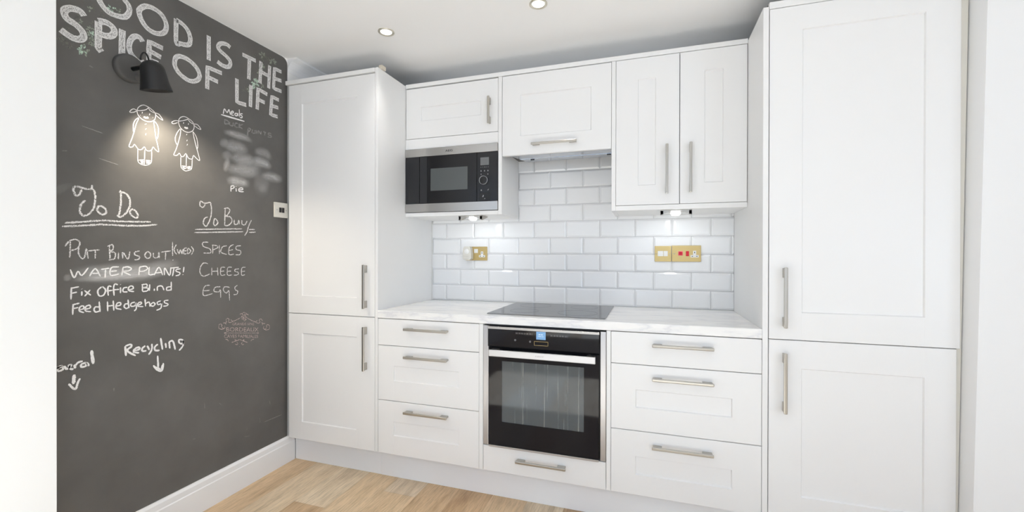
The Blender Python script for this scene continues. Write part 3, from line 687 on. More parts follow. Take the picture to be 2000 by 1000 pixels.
# ------------------------------------------------------------------ chalk on the wall
CHALK={"slogan_food":[["big",0.021,[[1.0749,2.2012],[1.0849,2.1774],[1.1054,2.1613],[1.1349,2.1621],[1.1609,2.1735],[1.1752,2.2019],[1.1721,2.2261],[1.1588,2.2393],[1.1435,2.2612],[1.118,2.2714],[1.089,2.244],[1.0749,2.2012]]],
["big",0.021,[[1.2109,2.2107],[1.2132,2.2332],[1.2345,2.2567],[1.2636,2.2637],[1.2936,2.2554],[1.3116,2.2315],[1.3142,2.2049],[1.3038,2.1801],[1.2784,2.1636],[1.2489,2.1636],[1.2249,2.1809],[1.2109,2.2107]]],
["big",0.021,[[1.3556,2.2659],[1.3555,2.163],[1.373,2.1656],[1.3953,2.1703],[1.4124,2.1813],[1.417,2.2099],[1.4067,2.2401],[1.3841,2.2578],[1.3556,2.2631]]],
["big",0.021,[[1.5034,2.2641],[1.5033,2.1474]]],
["big",0.021,[[1.6138,2.2602],[1.5932,2.2666],[1.5631,2.2556],[1.55,2.2337],[1.5598,2.2193],[1.5932,2.2058],[1.6137,2.1892],[1.6103,2.1651],[1.5932,2.1534],[1.5664,2.1528],[1.5467,2.1601]]],
["big",0.021,[[1.6814,2.255],[1.761,2.2564]]],
["big",0.021,[[1.7224,2.2532],[1.7186,2.14]]],
["big",0.021,[[1.7928,2.2668],[1.7863,2.1458]]],
["big",0.021,[[1.8488,2.2682],[1.8421,2.1388]]],
["big",0.021,[[1.7928,2.211],[1.8437,2.207]]],
["big",0.021,[[1.9288,2.2654],[1.8804,2.265],[1.8743,2.1508],[1.9288,2.1535]]],
["big",0.021,[[1.8778,2.2084],[1.9288,2.2138]]]],"slogan_spice":[["big",0.02415,[[1.0292,2.1056],[1.0168,2.1179],[0.9929,2.1142],[0.9749,2.0997],[0.9731,2.0825],[0.982,2.0687],[1.0038,2.0614],[1.0224,2.0472],[1.028,2.0309],[1.0204,2.0153],[1.0001,2.0078],[0.9784,2.0135],[0.9625,2.0217]]],
["big",0.02415,[[1.0728,2.1068],[1.0727,2.0062],[1.0827,1.996]]],
["big",0.02415,[[1.0728,2.1093],[1.0971,2.117],[1.1178,2.1102],[1.1241,2.0932],[1.1157,2.0749],[1.097,2.0647],[1.0747,2.0636]]],
["big",0.02415,[[1.1508,2.1158],[1.149,2.0133]]],
["big",0.021,[[1.2225,2.1023],[1.2108,2.1153],[1.1923,2.1089],[1.1787,2.0866],[1.1742,2.061],[1.1787,2.0371],[1.1968,2.019],[1.2154,2.0112],[1.2319,2.021]]],
["big",0.021,[[1.3012,2.1104],[1.2474,2.1142],[1.2454,2.0376],[1.2834,2.0377]]],
["big",0.021,[[1.2474,2.0763],[1.2935,2.0681]]],
["big",0.021,[[1.3485,2.0685],[1.3539,2.0937],[1.373,2.1079],[1.4066,2.1082],[1.4414,2.0906],[1.4592,2.062],[1.4532,2.0356],[1.4296,2.0174],[1.4009,2.015],[1.3674,2.0306],[1.3511,2.0525],[1.3485,2.0685]]],
["big",0.021,[[1.5697,2.1118],[1.4971,2.111],[1.4958,2.0064]]],
["big",0.021,[[1.4971,2.0651],[1.5499,2.0611]]],
["big",0.021,[[1.6502,2.1164],[1.6502,1.9962],[1.7035,1.9997]]],
["big",0.021,[[1.7315,2.1145],[1.7277,1.9977]]],
["big",0.021,[[1.8337,2.1016],[1.7744,2.11],[1.7688,1.9975]]],
["big",0.021,[[1.7728,2.0541],[1.8172,2.0506]]],
["big",0.021,[[1.911,2.0972],[1.8632,2.1],[1.8547,1.9969],[1.9022,1.9994]]],
["big",0.021,[[1.859,2.0484],[1.9066,2.0519]]]],"chalk_meals_list":[["thin",0.005,[[1.5763,1.9125],[1.583,1.9401],[1.5965,1.9253],[1.6068,1.9447],[1.6137,1.9198]]],
["thin",0.005,[[1.6185,1.9291],[1.6311,1.9363],[1.6276,1.943],[1.6192,1.9358],[1.6192,1.9228],[1.6332,1.9226]]],
["thin",0.005,[[1.6524,1.9378],[1.6417,1.9364],[1.6396,1.9259],[1.6488,1.9255],[1.6545,1.9405],[1.6559,1.9258]]],
["thin",0.005,[[1.6631,1.963],[1.6646,1.9258]]],
["thin",0.005,[[1.6828,1.9461],[1.6718,1.944],[1.6718,1.936],[1.6799,1.9332],[1.6777,1.9246],[1.6667,1.9225]]],
["thin",0.008,[[1.565,1.9061],[1.6927,1.9105]]],
["ghost",0.006,[[1.5837,1.888],[1.5837,1.8651]]],
["ghost",0.006,[[1.581,1.8872],[1.5999,1.8853],[1.6054,1.874],[1.5837,1.864]]],
["ghost",0.006,[[1.6109,1.8834],[1.6109,1.8679],[1.6276,1.8686],[1.6293,1.8863]]],
["ghost",0.006,[[1.6559,1.8889],[1.6417,1.8847],[1.6388,1.8682],[1.6559,1.8678]]],
["ghost",0.006,[[1.6634,1.8911],[1.6617,1.8669]]],
["ghost",0.006,[[1.685,1.8922],[1.6634,1.8779],[1.6821,1.8673]]],
["ghost",0.006,[[1.7148,1.882],[1.7106,1.8376]]],
["ghost",0.006,[[1.7148,1.882],[1.73,1.8798],[1.7148,1.8604]]],
["ghost",0.006,[[1.7423,1.8832],[1.7374,1.8638],[1.7547,1.8659],[1.756,1.8838]]],
["ghost",0.006,[[1.7641,1.885],[1.7629,1.8653]]],
["ghost",0.006,[[1.7736,1.8682],[1.7768,1.8857],[1.7915,1.8703],[1.7941,1.8878]]],
["ghost",0.006,[[1.8057,1.8882],[1.8254,1.888]]],
["ghost",0.006,[[1.8188,1.889],[1.8155,1.8684]]],
["ghost",0.006,[[1.859,1.8915],[1.8421,1.8897],[1.8401,1.8789],[1.859,1.88],[1.8556,1.8693],[1.8354,1.868]]],
["smudge0.46",0.05075,[[1.5756,1.822],[1.6137,1.8273],[1.6588,1.8265],[1.7058,1.8256],[1.7423,1.8133]]],
["smudge0.30",0.05075,[[1.5623,1.7476],[1.5863,1.7764],[1.6026,1.7857]]],
["smudge0.41",0.087,[[1.5756,1.7508],[1.6192,1.7615],[1.6646,1.7646],[1.7178,1.7665]]],
["smudge0.27",0.0725,[[1.5863,1.733],[1.5972,1.7099],[1.6081,1.6917]]],
["smudge0.34",0.0725,[[1.7485,1.7655],[1.7992,1.7717],[1.8321,1.7679],[1.8522,1.7381]]],
["smudge0.41",0.07975,[[1.6081,1.702],[1.6588,1.7104],[1.7118,1.7165],[1.761,1.716]]],
["smudge0.57",0.0725,[[1.7361,1.719],[1.7863,1.7186],[1.8254,1.7154],[1.859,1.6965]]],
["smudge0.32",0.11599999999999999,[[1.6416,1.6727],[1.7118,1.6814],[1.7992,1.6877]]],
["smudge0.41",0.087,[[1.5863,1.6461],[1.6416,1.6491],[1.6998,1.6495],[1.7863,1.6573]]],
["smudge0.41",0.0435,[[1.5836,1.6252],[1.5944,1.6631],[1.6054,1.7014]]],
["smudge0.49",0.0725,[[1.7928,1.6418],[1.8522,1.6494],[1.8935,1.6479],[1.9397,1.647]]],
["smudge0.57",0.0725,[[1.5917,1.5832],[1.6416,1.5888],[1.6879,1.5885],[1.7269,1.5866]]],
["smudge0.18",0.174,[[1.7423,1.6],[1.7992,1.5981],[1.8522,1.5893]]],
["smudge0.20",0.0725,[[1.7992,1.5533],[1.809,1.5996]]],
["thin",0.0055,[[1.6171,1.5615],[1.6171,1.5323]]],
["thin",0.0055,[[1.615,1.5592],[1.631,1.5636],[1.6345,1.5557],[1.6191,1.5456]]],
["thin",0.0055,[[1.6452,1.554],[1.6466,1.5365]]],
["thin",0.0055,[[1.6595,1.5463],[1.6835,1.5531],[1.6776,1.5602],[1.6616,1.5532],[1.6631,1.5402],[1.6886,1.5418]]],
["thin",0.0055,[[1.6444,1.5631],[1.6459,1.5613]]]],"chalk_girl":[["thin",0.0033,[[1.2022,1.808],[1.2064,1.822],[1.2162,1.8333],[1.2275,1.8393],[1.2419,1.837],[1.2564,1.8304],[1.2683,1.8211],[1.2718,1.8075],[1.2667,1.7895],[1.2505,1.7764],[1.2332,1.7745],[1.2162,1.7806],[1.205,1.793],[1.2022,1.808]]],
["thin",0.0033,[[1.2022,1.808],[1.2218,1.815],[1.2361,1.8238],[1.2424,1.8323]]],
["thin",0.0033,[[1.2424,1.8356],[1.2506,1.8236],[1.2668,1.8184]]],
["thin",0.0033,[[1.2022,1.808],[1.1912,1.8113],[1.1816,1.8045],[1.1762,1.7933],[1.1884,1.7966],[1.2008,1.8059]]],
["thin",0.0033,[[1.2697,1.82],[1.2832,1.8193],[1.2923,1.8105],[1.3,1.7979],[1.2832,1.8044],[1.2706,1.8137]]],
["thin",0.0033,[[1.2077,1.7812],[1.1953,1.7663],[1.1889,1.747],[1.1884,1.728],[1.1897,1.7158]]],
["thin",0.0033,[[1.2091,1.7784],[1.1994,1.7533],[1.1911,1.7162],[1.1829,1.6857],[1.1734,1.6535],[1.1856,1.6543],[1.1924,1.6661],[1.1993,1.6583],[1.2076,1.6492],[1.2189,1.6518],[1.2288,1.6648],[1.236,1.6526],[1.2475,1.6521],[1.2563,1.659],[1.2622,1.6719],[1.2711,1.6625],[1.2831,1.6571],[1.2801,1.6812],[1.2727,1.7156],[1.2682,1.7505],[1.2638,1.7837]]],
["thin",0.0033,[[1.2667,1.7846],[1.2787,1.77],[1.2826,1.748],[1.2787,1.7138],[1.2727,1.7189]]],
["thin",0.0033,[[1.2049,1.6485],[1.2048,1.6056],[1.209,1.5938],[1.2217,1.5884],[1.2359,1.5896],[1.2504,1.5991],[1.2557,1.6132],[1.2563,1.6558]]],
["thin",0.0033,[[1.2302,1.6529],[1.2288,1.5914]]],
["thin",0.0033,[[1.2076,1.6046],[1.2259,1.6101],[1.2146,1.6013],[1.2273,1.6024],[1.216,1.5952],[1.2259,1.594]]],
["thin",0.0033,[[1.2331,1.61],[1.2519,1.6117],[1.2345,1.6039],[1.2504,1.6049],[1.2345,1.5974],[1.2475,1.6001]]],
["thin",0.008,[[1.2196,1.8059],[1.2224,1.8049]]],
["thin",0.008,[[1.2471,1.8076],[1.25,1.8072]]],
["thin",0.008,[[1.2261,1.79],[1.2346,1.7885],[1.2442,1.7924]]],
["thin",0.008,[[1.2332,1.7626],[1.2343,1.761]]],
["thin",0.008,[[1.2337,1.7421],[1.2352,1.7412]]],
["thin",0.008,[[1.2331,1.7194],[1.2354,1.719]]],
["thin",0.005,[[1.2133,1.7925],[1.2142,1.7921]]],
["thin",0.005,[[1.2605,1.7974],[1.2614,1.797]]]],"chalk_girl_small":[["thin",0.0033,[[1.3651,1.8124],[1.3684,1.8255],[1.3784,1.8365],[1.3918,1.842],[1.4088,1.8378],[1.4226,1.8314],[1.4313,1.8215],[1.4337,1.8044],[1.426,1.7862],[1.4087,1.775],[1.3917,1.7749],[1.375,1.7841],[1.3668,1.7991],[1.3651,1.8124]]],
["thin",0.0033,[[1.3651,1.8131],[1.3884,1.8235],[1.4071,1.8355]]],
["thin",0.0033,[[1.4071,1.8337],[1.4156,1.824],[1.4295,1.8192]]],
["thin",0.0033,[[1.3651,1.8141],[1.3521,1.8119],[1.3408,1.8051],[1.336,1.7969],[1.3456,1.7963],[1.3619,1.8062]]],
["thin",0.0033,[[1.433,1.8202],[1.4472,1.8226],[1.4579,1.8149],[1.4651,1.8043],[1.4507,1.8056],[1.4348,1.8136]]],
["thin",0.0033,[[1.3717,1.7815],[1.3586,1.7588],[1.3514,1.7363],[1.352,1.7193],[1.3585,1.7055]]],
["thin",0.0033,[[1.4278,1.7849],[1.4418,1.7673],[1.4489,1.744],[1.4507,1.7193],[1.4471,1.7076]]],
["thin",0.0033,[[1.375,1.7807],[1.3717,1.752],[1.3634,1.7153],[1.3536,1.682],[1.3449,1.6577],[1.3585,1.6584],[1.3683,1.6699],[1.3766,1.6579],[1.3866,1.6601],[1.3968,1.6746],[1.407,1.6576],[1.4173,1.6545],[1.426,1.6581],[1.4312,1.6735],[1.4436,1.6637],[1.4596,1.6564],[1.4525,1.6873],[1.4418,1.7243],[1.433,1.7578],[1.4278,1.7849]]],
["thin",0.0033,[[1.375,1.6558],[1.3749,1.6142],[1.3816,1.6016],[1.395,1.5954],[1.4121,1.6021],[1.4225,1.613],[1.4253,1.6562]]],
["thin",0.0033,[[1.3991,1.6717],[1.3977,1.6047]]],
["thin",0.0033,[[1.3783,1.6148],[1.395,1.6164],[1.3816,1.6085],[1.395,1.607],[1.3849,1.6022]]],
["thin",0.0033,[[1.4018,1.616],[1.419,1.6201],[1.4018,1.6107],[1.419,1.613],[1.4035,1.6051]]],
["thin",0.008,[[1.385,1.8117],[1.3884,1.811]]],
["thin",0.008,[[1.4067,1.8132],[1.4094,1.8126]]],
["thin",0.008,[[1.3901,1.7936],[1.3985,1.7915],[1.406,1.7958]]],
["thin",0.008,[[1.3992,1.7629],[1.4012,1.7621]]],
["thin",0.008,[[1.4009,1.7367],[1.4029,1.7358]]],
["thin",0.008,[[1.4019,1.7176],[1.4039,1.7167]]]],"chalk_to_do_list":[["rough",0.0085,[[1.0525,1.4774],[1.0505,1.4625],[1.0332,1.4599],[1.0032,1.4649],[0.9977,1.45],[1.005,1.4307],[1.015,1.4359],[1.021,1.4558]]],
["rough",0.0085,[[1.0517,1.4651],[1.0603,1.4518],[1.0622,1.4227],[1.0563,1.3879],[1.0407,1.3645],[1.0255,1.3584],[1.0161,1.3742],[1.0199,1.4008],[1.0331,1.4167]]],
["rough",0.0085,[[1.0741,1.3996],[1.0681,1.3842],[1.0781,1.3704],[1.0903,1.369],[1.0972,1.3821],[1.0883,1.3962],[1.0741,1.3996]]],
["rough",0.0085,[[1.1429,1.4711],[1.1451,1.4535],[1.145,1.4176],[1.1385,1.3683]]],
["rough",0.0085,[[1.1386,1.4628],[1.1604,1.4607],[1.1746,1.4419],[1.1759,1.4107],[1.1603,1.378],[1.1428,1.3636],[1.1321,1.3703]]],
["rough",0.0085,[[1.1872,1.4015],[1.1759,1.3899],[1.1827,1.3722],[1.201,1.3648],[1.2033,1.382],[1.1895,1.3991]]],
["rough",0.0085,[[0.9724,1.3273],[1.0254,1.3359],[1.0842,1.3447],[1.1256,1.3454],[1.1918,1.3483],[1.2532,1.3523]]],
["rough",0.0085,[[0.9653,1.3139],[1.0254,1.3215],[1.0841,1.3294],[1.1471,1.3296],[1.2149,1.333],[1.2769,1.3425]]],
["rough",0.0056,[[0.9884,1.2639],[0.9876,1.2264],[0.9865,1.2007]]],
["rough",0.0056,[[0.974,1.2425],[0.9848,1.2614],[1.003,1.2691],[1.016,1.2576],[1.0085,1.2361],[0.9884,1.2264]]],
["rough",0.0056,[[1.0122,1.2409],[1.0122,1.2172],[1.0215,1.1981],[1.0299,1.2052],[1.0349,1.2365]]],
["rough",0.0056,[[1.0349,1.2365],[1.0406,1.1979]]],
["rough",0.0056,[[1.0406,1.2269],[1.076,1.2312]]],
["rough",0.0056,[[1.062,1.2271],[1.062,1.1978]]],
["rough",0.0056,[[1.1066,1.2476],[1.1087,1.1949]]],
["rough",0.0056,[[1.1004,1.245],[1.1171,1.2519],[1.1179,1.2327],[1.1066,1.225],[1.1255,1.2201],[1.1234,1.1973],[1.1045,1.1914]]],
["rough",0.0056,[[1.1362,1.2227],[1.1362,1.1946]]],
["rough",0.0056,[[1.1514,1.1971],[1.1514,1.2228],[1.1691,1.1943],[1.1758,1.2256]]],
["rough",0.0056,[[1.2111,1.2285],[1.1939,1.2231],[1.1939,1.2125],[1.2101,1.2046],[1.2078,1.194],[1.1916,1.1915]]],
["rough",0.0056,[[1.2386,1.2244],[1.2299,1.2099],[1.2385,1.1974],[1.2492,1.2017],[1.2507,1.218],[1.2386,1.226]]],
["rough",0.0056,[[1.2629,1.2208],[1.2639,1.2016],[1.2803,1.2015],[1.2829,1.2236],[1.2859,1.1976]]],
["rough",0.0056,[[1.293,1.2237],[1.332,1.2296]]],
["rough",0.0056,[[1.311,1.2238],[1.3099,1.1902]]],
["rough",0.0056,[[1.3389,1.2695],[1.3399,1.2069]]],
["rough",0.0056,[[1.3405,1.1899],[1.3421,1.1876]]],
["rough",0.0056,[[1.355,1.2585],[1.3453,1.2354],[1.3561,1.2138]]],
["rough",0.0056,[[1.3588,1.2385],[1.3659,1.2172],[1.3725,1.2358],[1.3792,1.2173],[1.3847,1.2388]]],
["rough",0.0056,[[1.4005,1.2431],[1.3892,1.2406],[1.3881,1.2173],[1.4016,1.2185]]],
["rough",0.0056,[[1.3892,1.2301],[1.3994,1.2314]]],
["rough",0.0056,[[1.4051,1.242],[1.405,1.2174],[1.4177,1.2304],[1.4051,1.242]]],
["rough",0.0056,[[1.4206,1.2511],[1.4304,1.2335],[1.4205,1.2127]]],
["thin",0.0054,[[0.9883,1.1586],[0.9992,1.1276],[1.0103,1.1508],[1.0215,1.1351],[1.0405,1.1632]]],
["thin",0.0054,[[1.0444,1.1311],[1.062,1.1596],[1.0779,1.1285]]],
["thin",0.0054,[[1.0522,1.1419],[1.0739,1.141]]],
["thin",0.0054,[[1.0799,1.1556],[1.1066,1.1598]]],
["thin",0.0054,[[1.0942,1.1551],[1.0929,1.1228]]],
["thin",0.0054,[[1.1383,1.1639],[1.1128,1.1611],[1.1107,1.132],[1.1383,1.1358]]],
["thin",0.0054,[[1.112,1.147],[1.1319,1.1488]]],
["thin",0.0054,[[1.1522,1.161],[1.1478,1.1293]]],
["thin",0.0054,[[1.1514,1.161],[1.169,1.1631],[1.1816,1.1549],[1.169,1.1465],[1.1513,1.1456],[1.1789,1.1289]]],
["thin",0.0054,[[1.211,1.162],[1.2077,1.1276]]],
["thin",0.0054,[[1.2092,1.1605],[1.2313,1.1642],[1.2409,1.1542],[1.2266,1.1444],[1.2101,1.1434]]],
["thin",0.0054,[[1.2472,1.161],[1.2457,1.1286],[1.2668,1.1304]]],
["thin",0.0054,[[1.2653,1.125],[1.2838,1.1584],[1.2991,1.1234]]],
["thin",0.0054,[[1.2718,1.1346],[1.294,1.1359]]],
["thin",0.0054,[[1.3057,1.1231],[1.3068,1.1555],[1.3266,1.1211],[1.3319,1.1571]]],
["thin",0.0054,[[1.3293,1.1532],[1.3659,1.1561]]],
["thin",0.0054,[[1.3453,1.1527],[1.3388,1.1171]]],
["thin",0.0054,[[1.3736,1.149],[1.3561,1.1467],[1.3544,1.1381],[1.3697,1.1318],[1.367,1.1221],[1.3517,1.1182]]],
["thin",0.0054,[[1.3881,1.1573],[1.3847,1.1324]]],
["thin",0.0054,[[1.3825,1.1231],[1.3836,1.1208]]],
["smudge0.52",0.1,[[0.9793,1.1379],[1.0444,1.1398],[1.147,1.1396],[1.2385,1.1424],[1.3399,1.1529]]],
["smudge0.50",0.04,[[0.9883,1.1188],[1.0444,1.1229],[1.147,1.1278],[1.2879,1.1323]]],
["smudge0.25",0.07,[[1.2385,1.1586],[1.3135,1.1677],[1.3725,1.1751]]],
["smudge0.30",0.03,[[0.9811,1.1145],[0.9782,1.1426]]],
["thin",0.0054,[[0.9911,1.0928],[0.99,1.0484]]],
["thin",0.0054,[[0.99,1.0896],[1.0132,1.0936]]],
["thin",0.0054,[[0.99,1.0709],[1.0072,1.0741]]],
["thin",0.0054,[[1.0214,1.0763],[1.0207,1.0597]]],
["thin",0.0054,[[1.0211,1.0849],[1.0218,1.0839]]],
["thin",0.0054,[[1.029,1.0781],[1.0482,1.0586]]],
["thin",0.0054,[[1.0463,1.0791],[1.0297,1.0564]]],
["thin",0.0054,[[1.0819,1.0887],[1.0698,1.0748],[1.0738,1.0548],[1.088,1.056],[1.0941,1.0754],[1.0839,1.0896]]],
["thin",0.0054,[[1.1136,1.0865],[1.1044,1.0896],[1.1011,1.0773],[1.1032,1.0521]]],
["thin",0.0054,[[1.0962,1.0707],[1.1161,1.0722]]],
["thin",0.0054,[[1.1348,1.0926],[1.1242,1.0959],[1.1203,1.0809],[1.122,1.0504]]],
["thin",0.0054,[[1.1161,1.0732],[1.1391,1.0744]]],
["thin",0.0054,[[1.1435,1.0818],[1.1434,1.0587]]],
["thin",0.0054,[[1.143,1.0936],[1.1439,1.0925]]],
["thin",0.0054,[[1.1676,1.08],[1.1544,1.0784],[1.1522,1.0641],[1.1676,1.0618]]],
["thin",0.0054,[[1.1712,1.0694],[1.187,1.0734],[1.1847,1.084],[1.1734,1.0822],[1.1712,1.0668],[1.1906,1.061]]],
["thin",0.0054,[[1.2208,1.0869],[1.2208,1.0601]]],
["thin",0.0054,[[1.2171,1.0871],[1.2361,1.0885],[1.237,1.0777],[1.2218,1.0745],[1.2418,1.0709],[1.2384,1.0603],[1.2203,1.0586]]],
["thin",0.0054,[[1.2481,1.0878],[1.2471,1.0596]]],
["thin",0.0054,[[1.2658,1.0674],[1.2658,1.0581]]],
["thin",0.0054,[[1.2777,1.0572],[1.2787,1.0747],[1.2955,1.0763],[1.3042,1.0573]]],
["thin",0.0054,[[1.3335,1.0935],[1.3334,1.0538]]],
["thin",0.0054,[[1.3319,1.0709],[1.3161,1.0693],[1.3161,1.0563],[1.3319,1.0568]]],
["thin",0.0054,[[0.9962,1.0313],[0.9947,0.9915]]],
["thin",0.0054,[[0.9936,1.0283],[1.0146,1.0326]]],
["thin",0.0054,[[0.9947,1.0141],[1.0109,1.0169]]],
["thin",0.0054,[[1.0139,1.007],[1.027,1.0111],[1.0251,1.0209],[1.0157,1.0182],[1.0146,1.0031],[1.0278,0.9957]]],
["thin",0.0054,[[1.0308,1.0073],[1.0462,1.0113],[1.0443,1.0212],[1.0335,1.0176],[1.032,1.0019],[1.0489,0.9964]]],
["thin",0.0054,[[1.0738,1.0326],[1.0766,0.9919]]],
["thin",0.0054,[[1.075,1.0103],[1.0619,1.0128],[1.0579,1.0016],[1.0638,0.993],[1.0758,0.9964]]],
["thin",0.0054,[[1.1002,1.0299],[1.101,0.9912]]],
["thin",0.0054,[[1.119,1.0315],[1.1211,0.9912]]],
["thin",0.0054,[[1.1002,1.0114],[1.1203,1.0126]]],
["thin",0.0054,[[1.1296,1.008],[1.1434,1.0115],[1.1425,1.0204],[1.1318,1.019],[1.1288,1.0005],[1.1469,0.9932]]],
["thin",0.0054,[[1.1689,1.0305],[1.1725,0.9953]]],
["thin",0.0054,[[1.1711,1.0121],[1.16,1.0133],[1.1556,1.0035],[1.1622,0.9949],[1.1711,0.998]]],
["thin",0.0054,[[1.1938,1.0175],[1.1801,1.0137],[1.1801,1.0022],[1.1938,1.0027],[1.197,1.0145],[1.1984,0.9906],[1.1906,0.981]]],
["thin",0.0054,[[1.203,1.0022],[1.217,1.0086],[1.2147,1.0153],[1.2053,1.012],[1.2044,0.9994],[1.2241,0.9955]]],
["thin",0.0054,[[1.2303,1.0271],[1.2326,0.9951]]],
["thin",0.0054,[[1.2327,1.0069],[1.2457,1.012],[1.249,0.9921]]],
["thin",0.0054,[[1.2603,1.0077],[1.2505,0.9996],[1.2603,0.993],[1.2687,1.0014],[1.2603,1.0088]]],
["thin",0.0054,[[1.2929,1.0126],[1.2777,1.0086],[1.2802,0.9973],[1.2929,1.0015],[1.2939,1.0125],[1.2918,0.9822],[1.2737,0.9738]]],
["thin",0.0054,[[1.3223,1.0124],[1.3067,1.0112],[1.3067,1.0028],[1.3197,0.9958],[1.316,0.9888],[1.3005,0.9884]]]],"chalk_to_buy_list":[["rough",0.007,[[1.5125,1.4662],[1.4832,1.4578],[1.4638,1.4652],[1.4602,1.4449],[1.4741,1.4374],[1.4863,1.4539]]],
["rough",0.007,[[1.5112,1.4648],[1.5156,1.4356],[1.5131,1.3982],[1.4987,1.3601],[1.4863,1.3483],[1.4759,1.3646],[1.4832,1.3865],[1.4987,1.3939]]],
["rough",0.007,[[1.5303,1.386],[1.5271,1.3621],[1.5367,1.3553],[1.5477,1.3698],[1.54,1.3849],[1.5303,1.386]]],
["rough",0.007,[[1.5862,1.4429],[1.5828,1.3596]]],
["rough",0.007,[[1.5795,1.441],[1.5998,1.4476],[1.6101,1.4357],[1.5985,1.4134],[1.5862,1.4046],[1.6136,1.4037],[1.6219,1.3817],[1.6032,1.361],[1.5828,1.3583]]],
["rough",0.007,[[1.6345,1.3924],[1.6359,1.3697],[1.6523,1.3708],[1.6602,1.3912],[1.663,1.3702]]],
["rough",0.007,[[1.6776,1.3925],[1.679,1.3714],[1.696,1.3705],[1.7072,1.3915]]],
["rough",0.007,[[1.7338,1.3969],[1.7185,1.3687],[1.7072,1.3342],[1.6938,1.3134]]],
["rough",0.007,[[1.4381,1.3303],[1.5464,1.3384],[1.6776,1.3473]]],
["rough",0.007,[[1.7185,1.3463],[1.7531,1.3483]]],
["rough",0.007,[[1.434,1.3157],[1.5464,1.3233],[1.6849,1.333]]],
["rough",0.007,[[1.7185,1.3307],[1.7586,1.3348]]],
["rough",0.0055,[[1.5005,1.273],[1.474,1.2704],[1.477,1.2522],[1.508,1.2405],[1.5111,1.222],[1.477,1.2206]]],
["rough",0.0055,[[1.5219,1.2562],[1.5219,1.2177]]],
["rough",0.0055,[[1.5175,1.2592],[1.5432,1.2566],[1.5464,1.2473],[1.5238,1.2364]]],
["rough",0.0055,[[1.5549,1.26],[1.5562,1.2165]]],
["rough",0.0055,[[1.5943,1.2577],[1.5708,1.2509],[1.5641,1.2254],[1.5943,1.2141]]],
["rough",0.0055,[[1.631,1.265],[1.608,1.2502],[1.6066,1.2147],[1.6324,1.2161]]],
["rough",0.0055,[[1.6066,1.2341],[1.6275,1.2389]]],
["rough",0.0055,[[1.6717,1.2593],[1.6465,1.2555],[1.6465,1.2391],[1.6703,1.2327],[1.6666,1.2141],[1.6415,1.2128]]],
["rough",0.0055,[[1.4986,1.1697],[1.477,1.1732],[1.4618,1.1523],[1.4618,1.1251],[1.477,1.1105],[1.508,1.1201]]],
["rough",0.0055,[[1.5174,1.1507],[1.5174,1.1123]]],
["rough",0.0055,[[1.5464,1.1499],[1.5483,1.1109]]],
["rough",0.0055,[[1.5174,1.1321],[1.5464,1.1323]]],
["rough",0.0055,[[1.5848,1.1501],[1.5641,1.1482],[1.5628,1.1128],[1.5862,1.113]]],
["rough",0.0055,[[1.5628,1.1305],[1.5808,1.1317]]],
["rough",0.0055,[[1.6218,1.1491],[1.5998,1.1471],[1.5984,1.1112],[1.6232,1.1114]]],
["rough",0.0055,[[1.5984,1.1292],[1.6177,1.1304]]],
["rough",0.0055,[[1.6608,1.1401],[1.6394,1.1375],[1.6394,1.1277],[1.6572,1.1217],[1.6536,1.11],[1.6323,1.1083]]],
["rough",0.0055,[[1.6982,1.147],[1.6776,1.1436],[1.6761,1.1077],[1.6952,1.1082]]],
["rough",0.0055,[[1.6761,1.125],[1.696,1.1269]]],
["rough",0.0055,[[1.5079,1.0658],[1.4812,1.0603],[1.4769,1.0192],[1.5206,1.0246]]],
["rough",0.0055,[[1.4788,1.041],[1.5061,1.0413]]],
["rough",0.0055,[[1.5608,1.0547],[1.5347,1.0534],[1.5282,1.0352],[1.5529,1.03],[1.5608,1.0388],[1.5621,0.9995]]],
["rough",0.0055,[[1.61,1.0479],[1.5841,1.053],[1.5761,1.0376],[1.5915,1.0204],[1.6052,1.0308],[1.6093,0.9814]]],
["rough",0.0055,[[1.6522,1.0561],[1.638,1.0459],[1.6415,1.0325],[1.6536,1.025],[1.6486,1.0103],[1.6309,1.0092]]]],"chalk_recycling_sign":[["thin",0.0078,[[1.1587,0.8432],[1.1621,0.8027]]],
["thin",0.0078,[[1.1595,0.8431],[1.1768,0.8464],[1.1809,0.8371],[1.1661,0.823],[1.1959,0.796]]],
["thin",0.0078,[[1.1904,0.8178],[1.2098,0.82],[1.207,0.8286],[1.1932,0.8251],[1.1891,0.8134],[1.2084,0.8044]]],
["thin",0.0078,[[1.2311,0.8301],[1.2197,0.8211],[1.2211,0.8096],[1.2354,0.8081]]],
["thin",0.0078,[[1.2383,0.8286],[1.247,0.8089]]],
["thin",0.0078,[[1.2558,0.8332],[1.2558,0.8103],[1.244,0.7894]]],
["thin",0.0078,[[1.2796,0.8268],[1.2676,0.8177],[1.2691,0.8026],[1.2862,0.7989]]],
["thin",0.0078,[[1.2902,0.8513],[1.2978,0.7997]]],
["thin",0.0078,[[1.3093,0.8259],[1.3124,0.8044]]],
["thin",0.0078,[[1.3243,0.8297],[1.3275,0.7985]]],
["thin",0.0078,[[1.3243,0.828],[1.3402,0.8283],[1.3499,0.7887]]],
["thin",0.0078,[[1.3845,0.825],[1.3663,0.8302],[1.3679,0.8143],[1.3828,0.8096],[1.3852,0.8232],[1.3828,0.7992],[1.3662,0.7807]]],
["thin",0.0078,[[1.2781,0.7775],[1.281,0.7254]]],
["thin",0.0078,[[1.2616,0.7401],[1.275,0.7186],[1.2947,0.7086],[1.3009,0.7405]]],
["thin",0.0078,[[1.2631,0.7332],[1.2825,0.7217],[1.2917,0.7127],[1.2978,0.7345]]]],"chalk_general_sign":[["thin",0.0078,[[0.9467,0.8071],[0.9644,0.8095],[0.9602,0.812],[0.9519,0.8044],[0.955,0.7954],[0.9665,0.7979],[0.9686,0.8099]]],
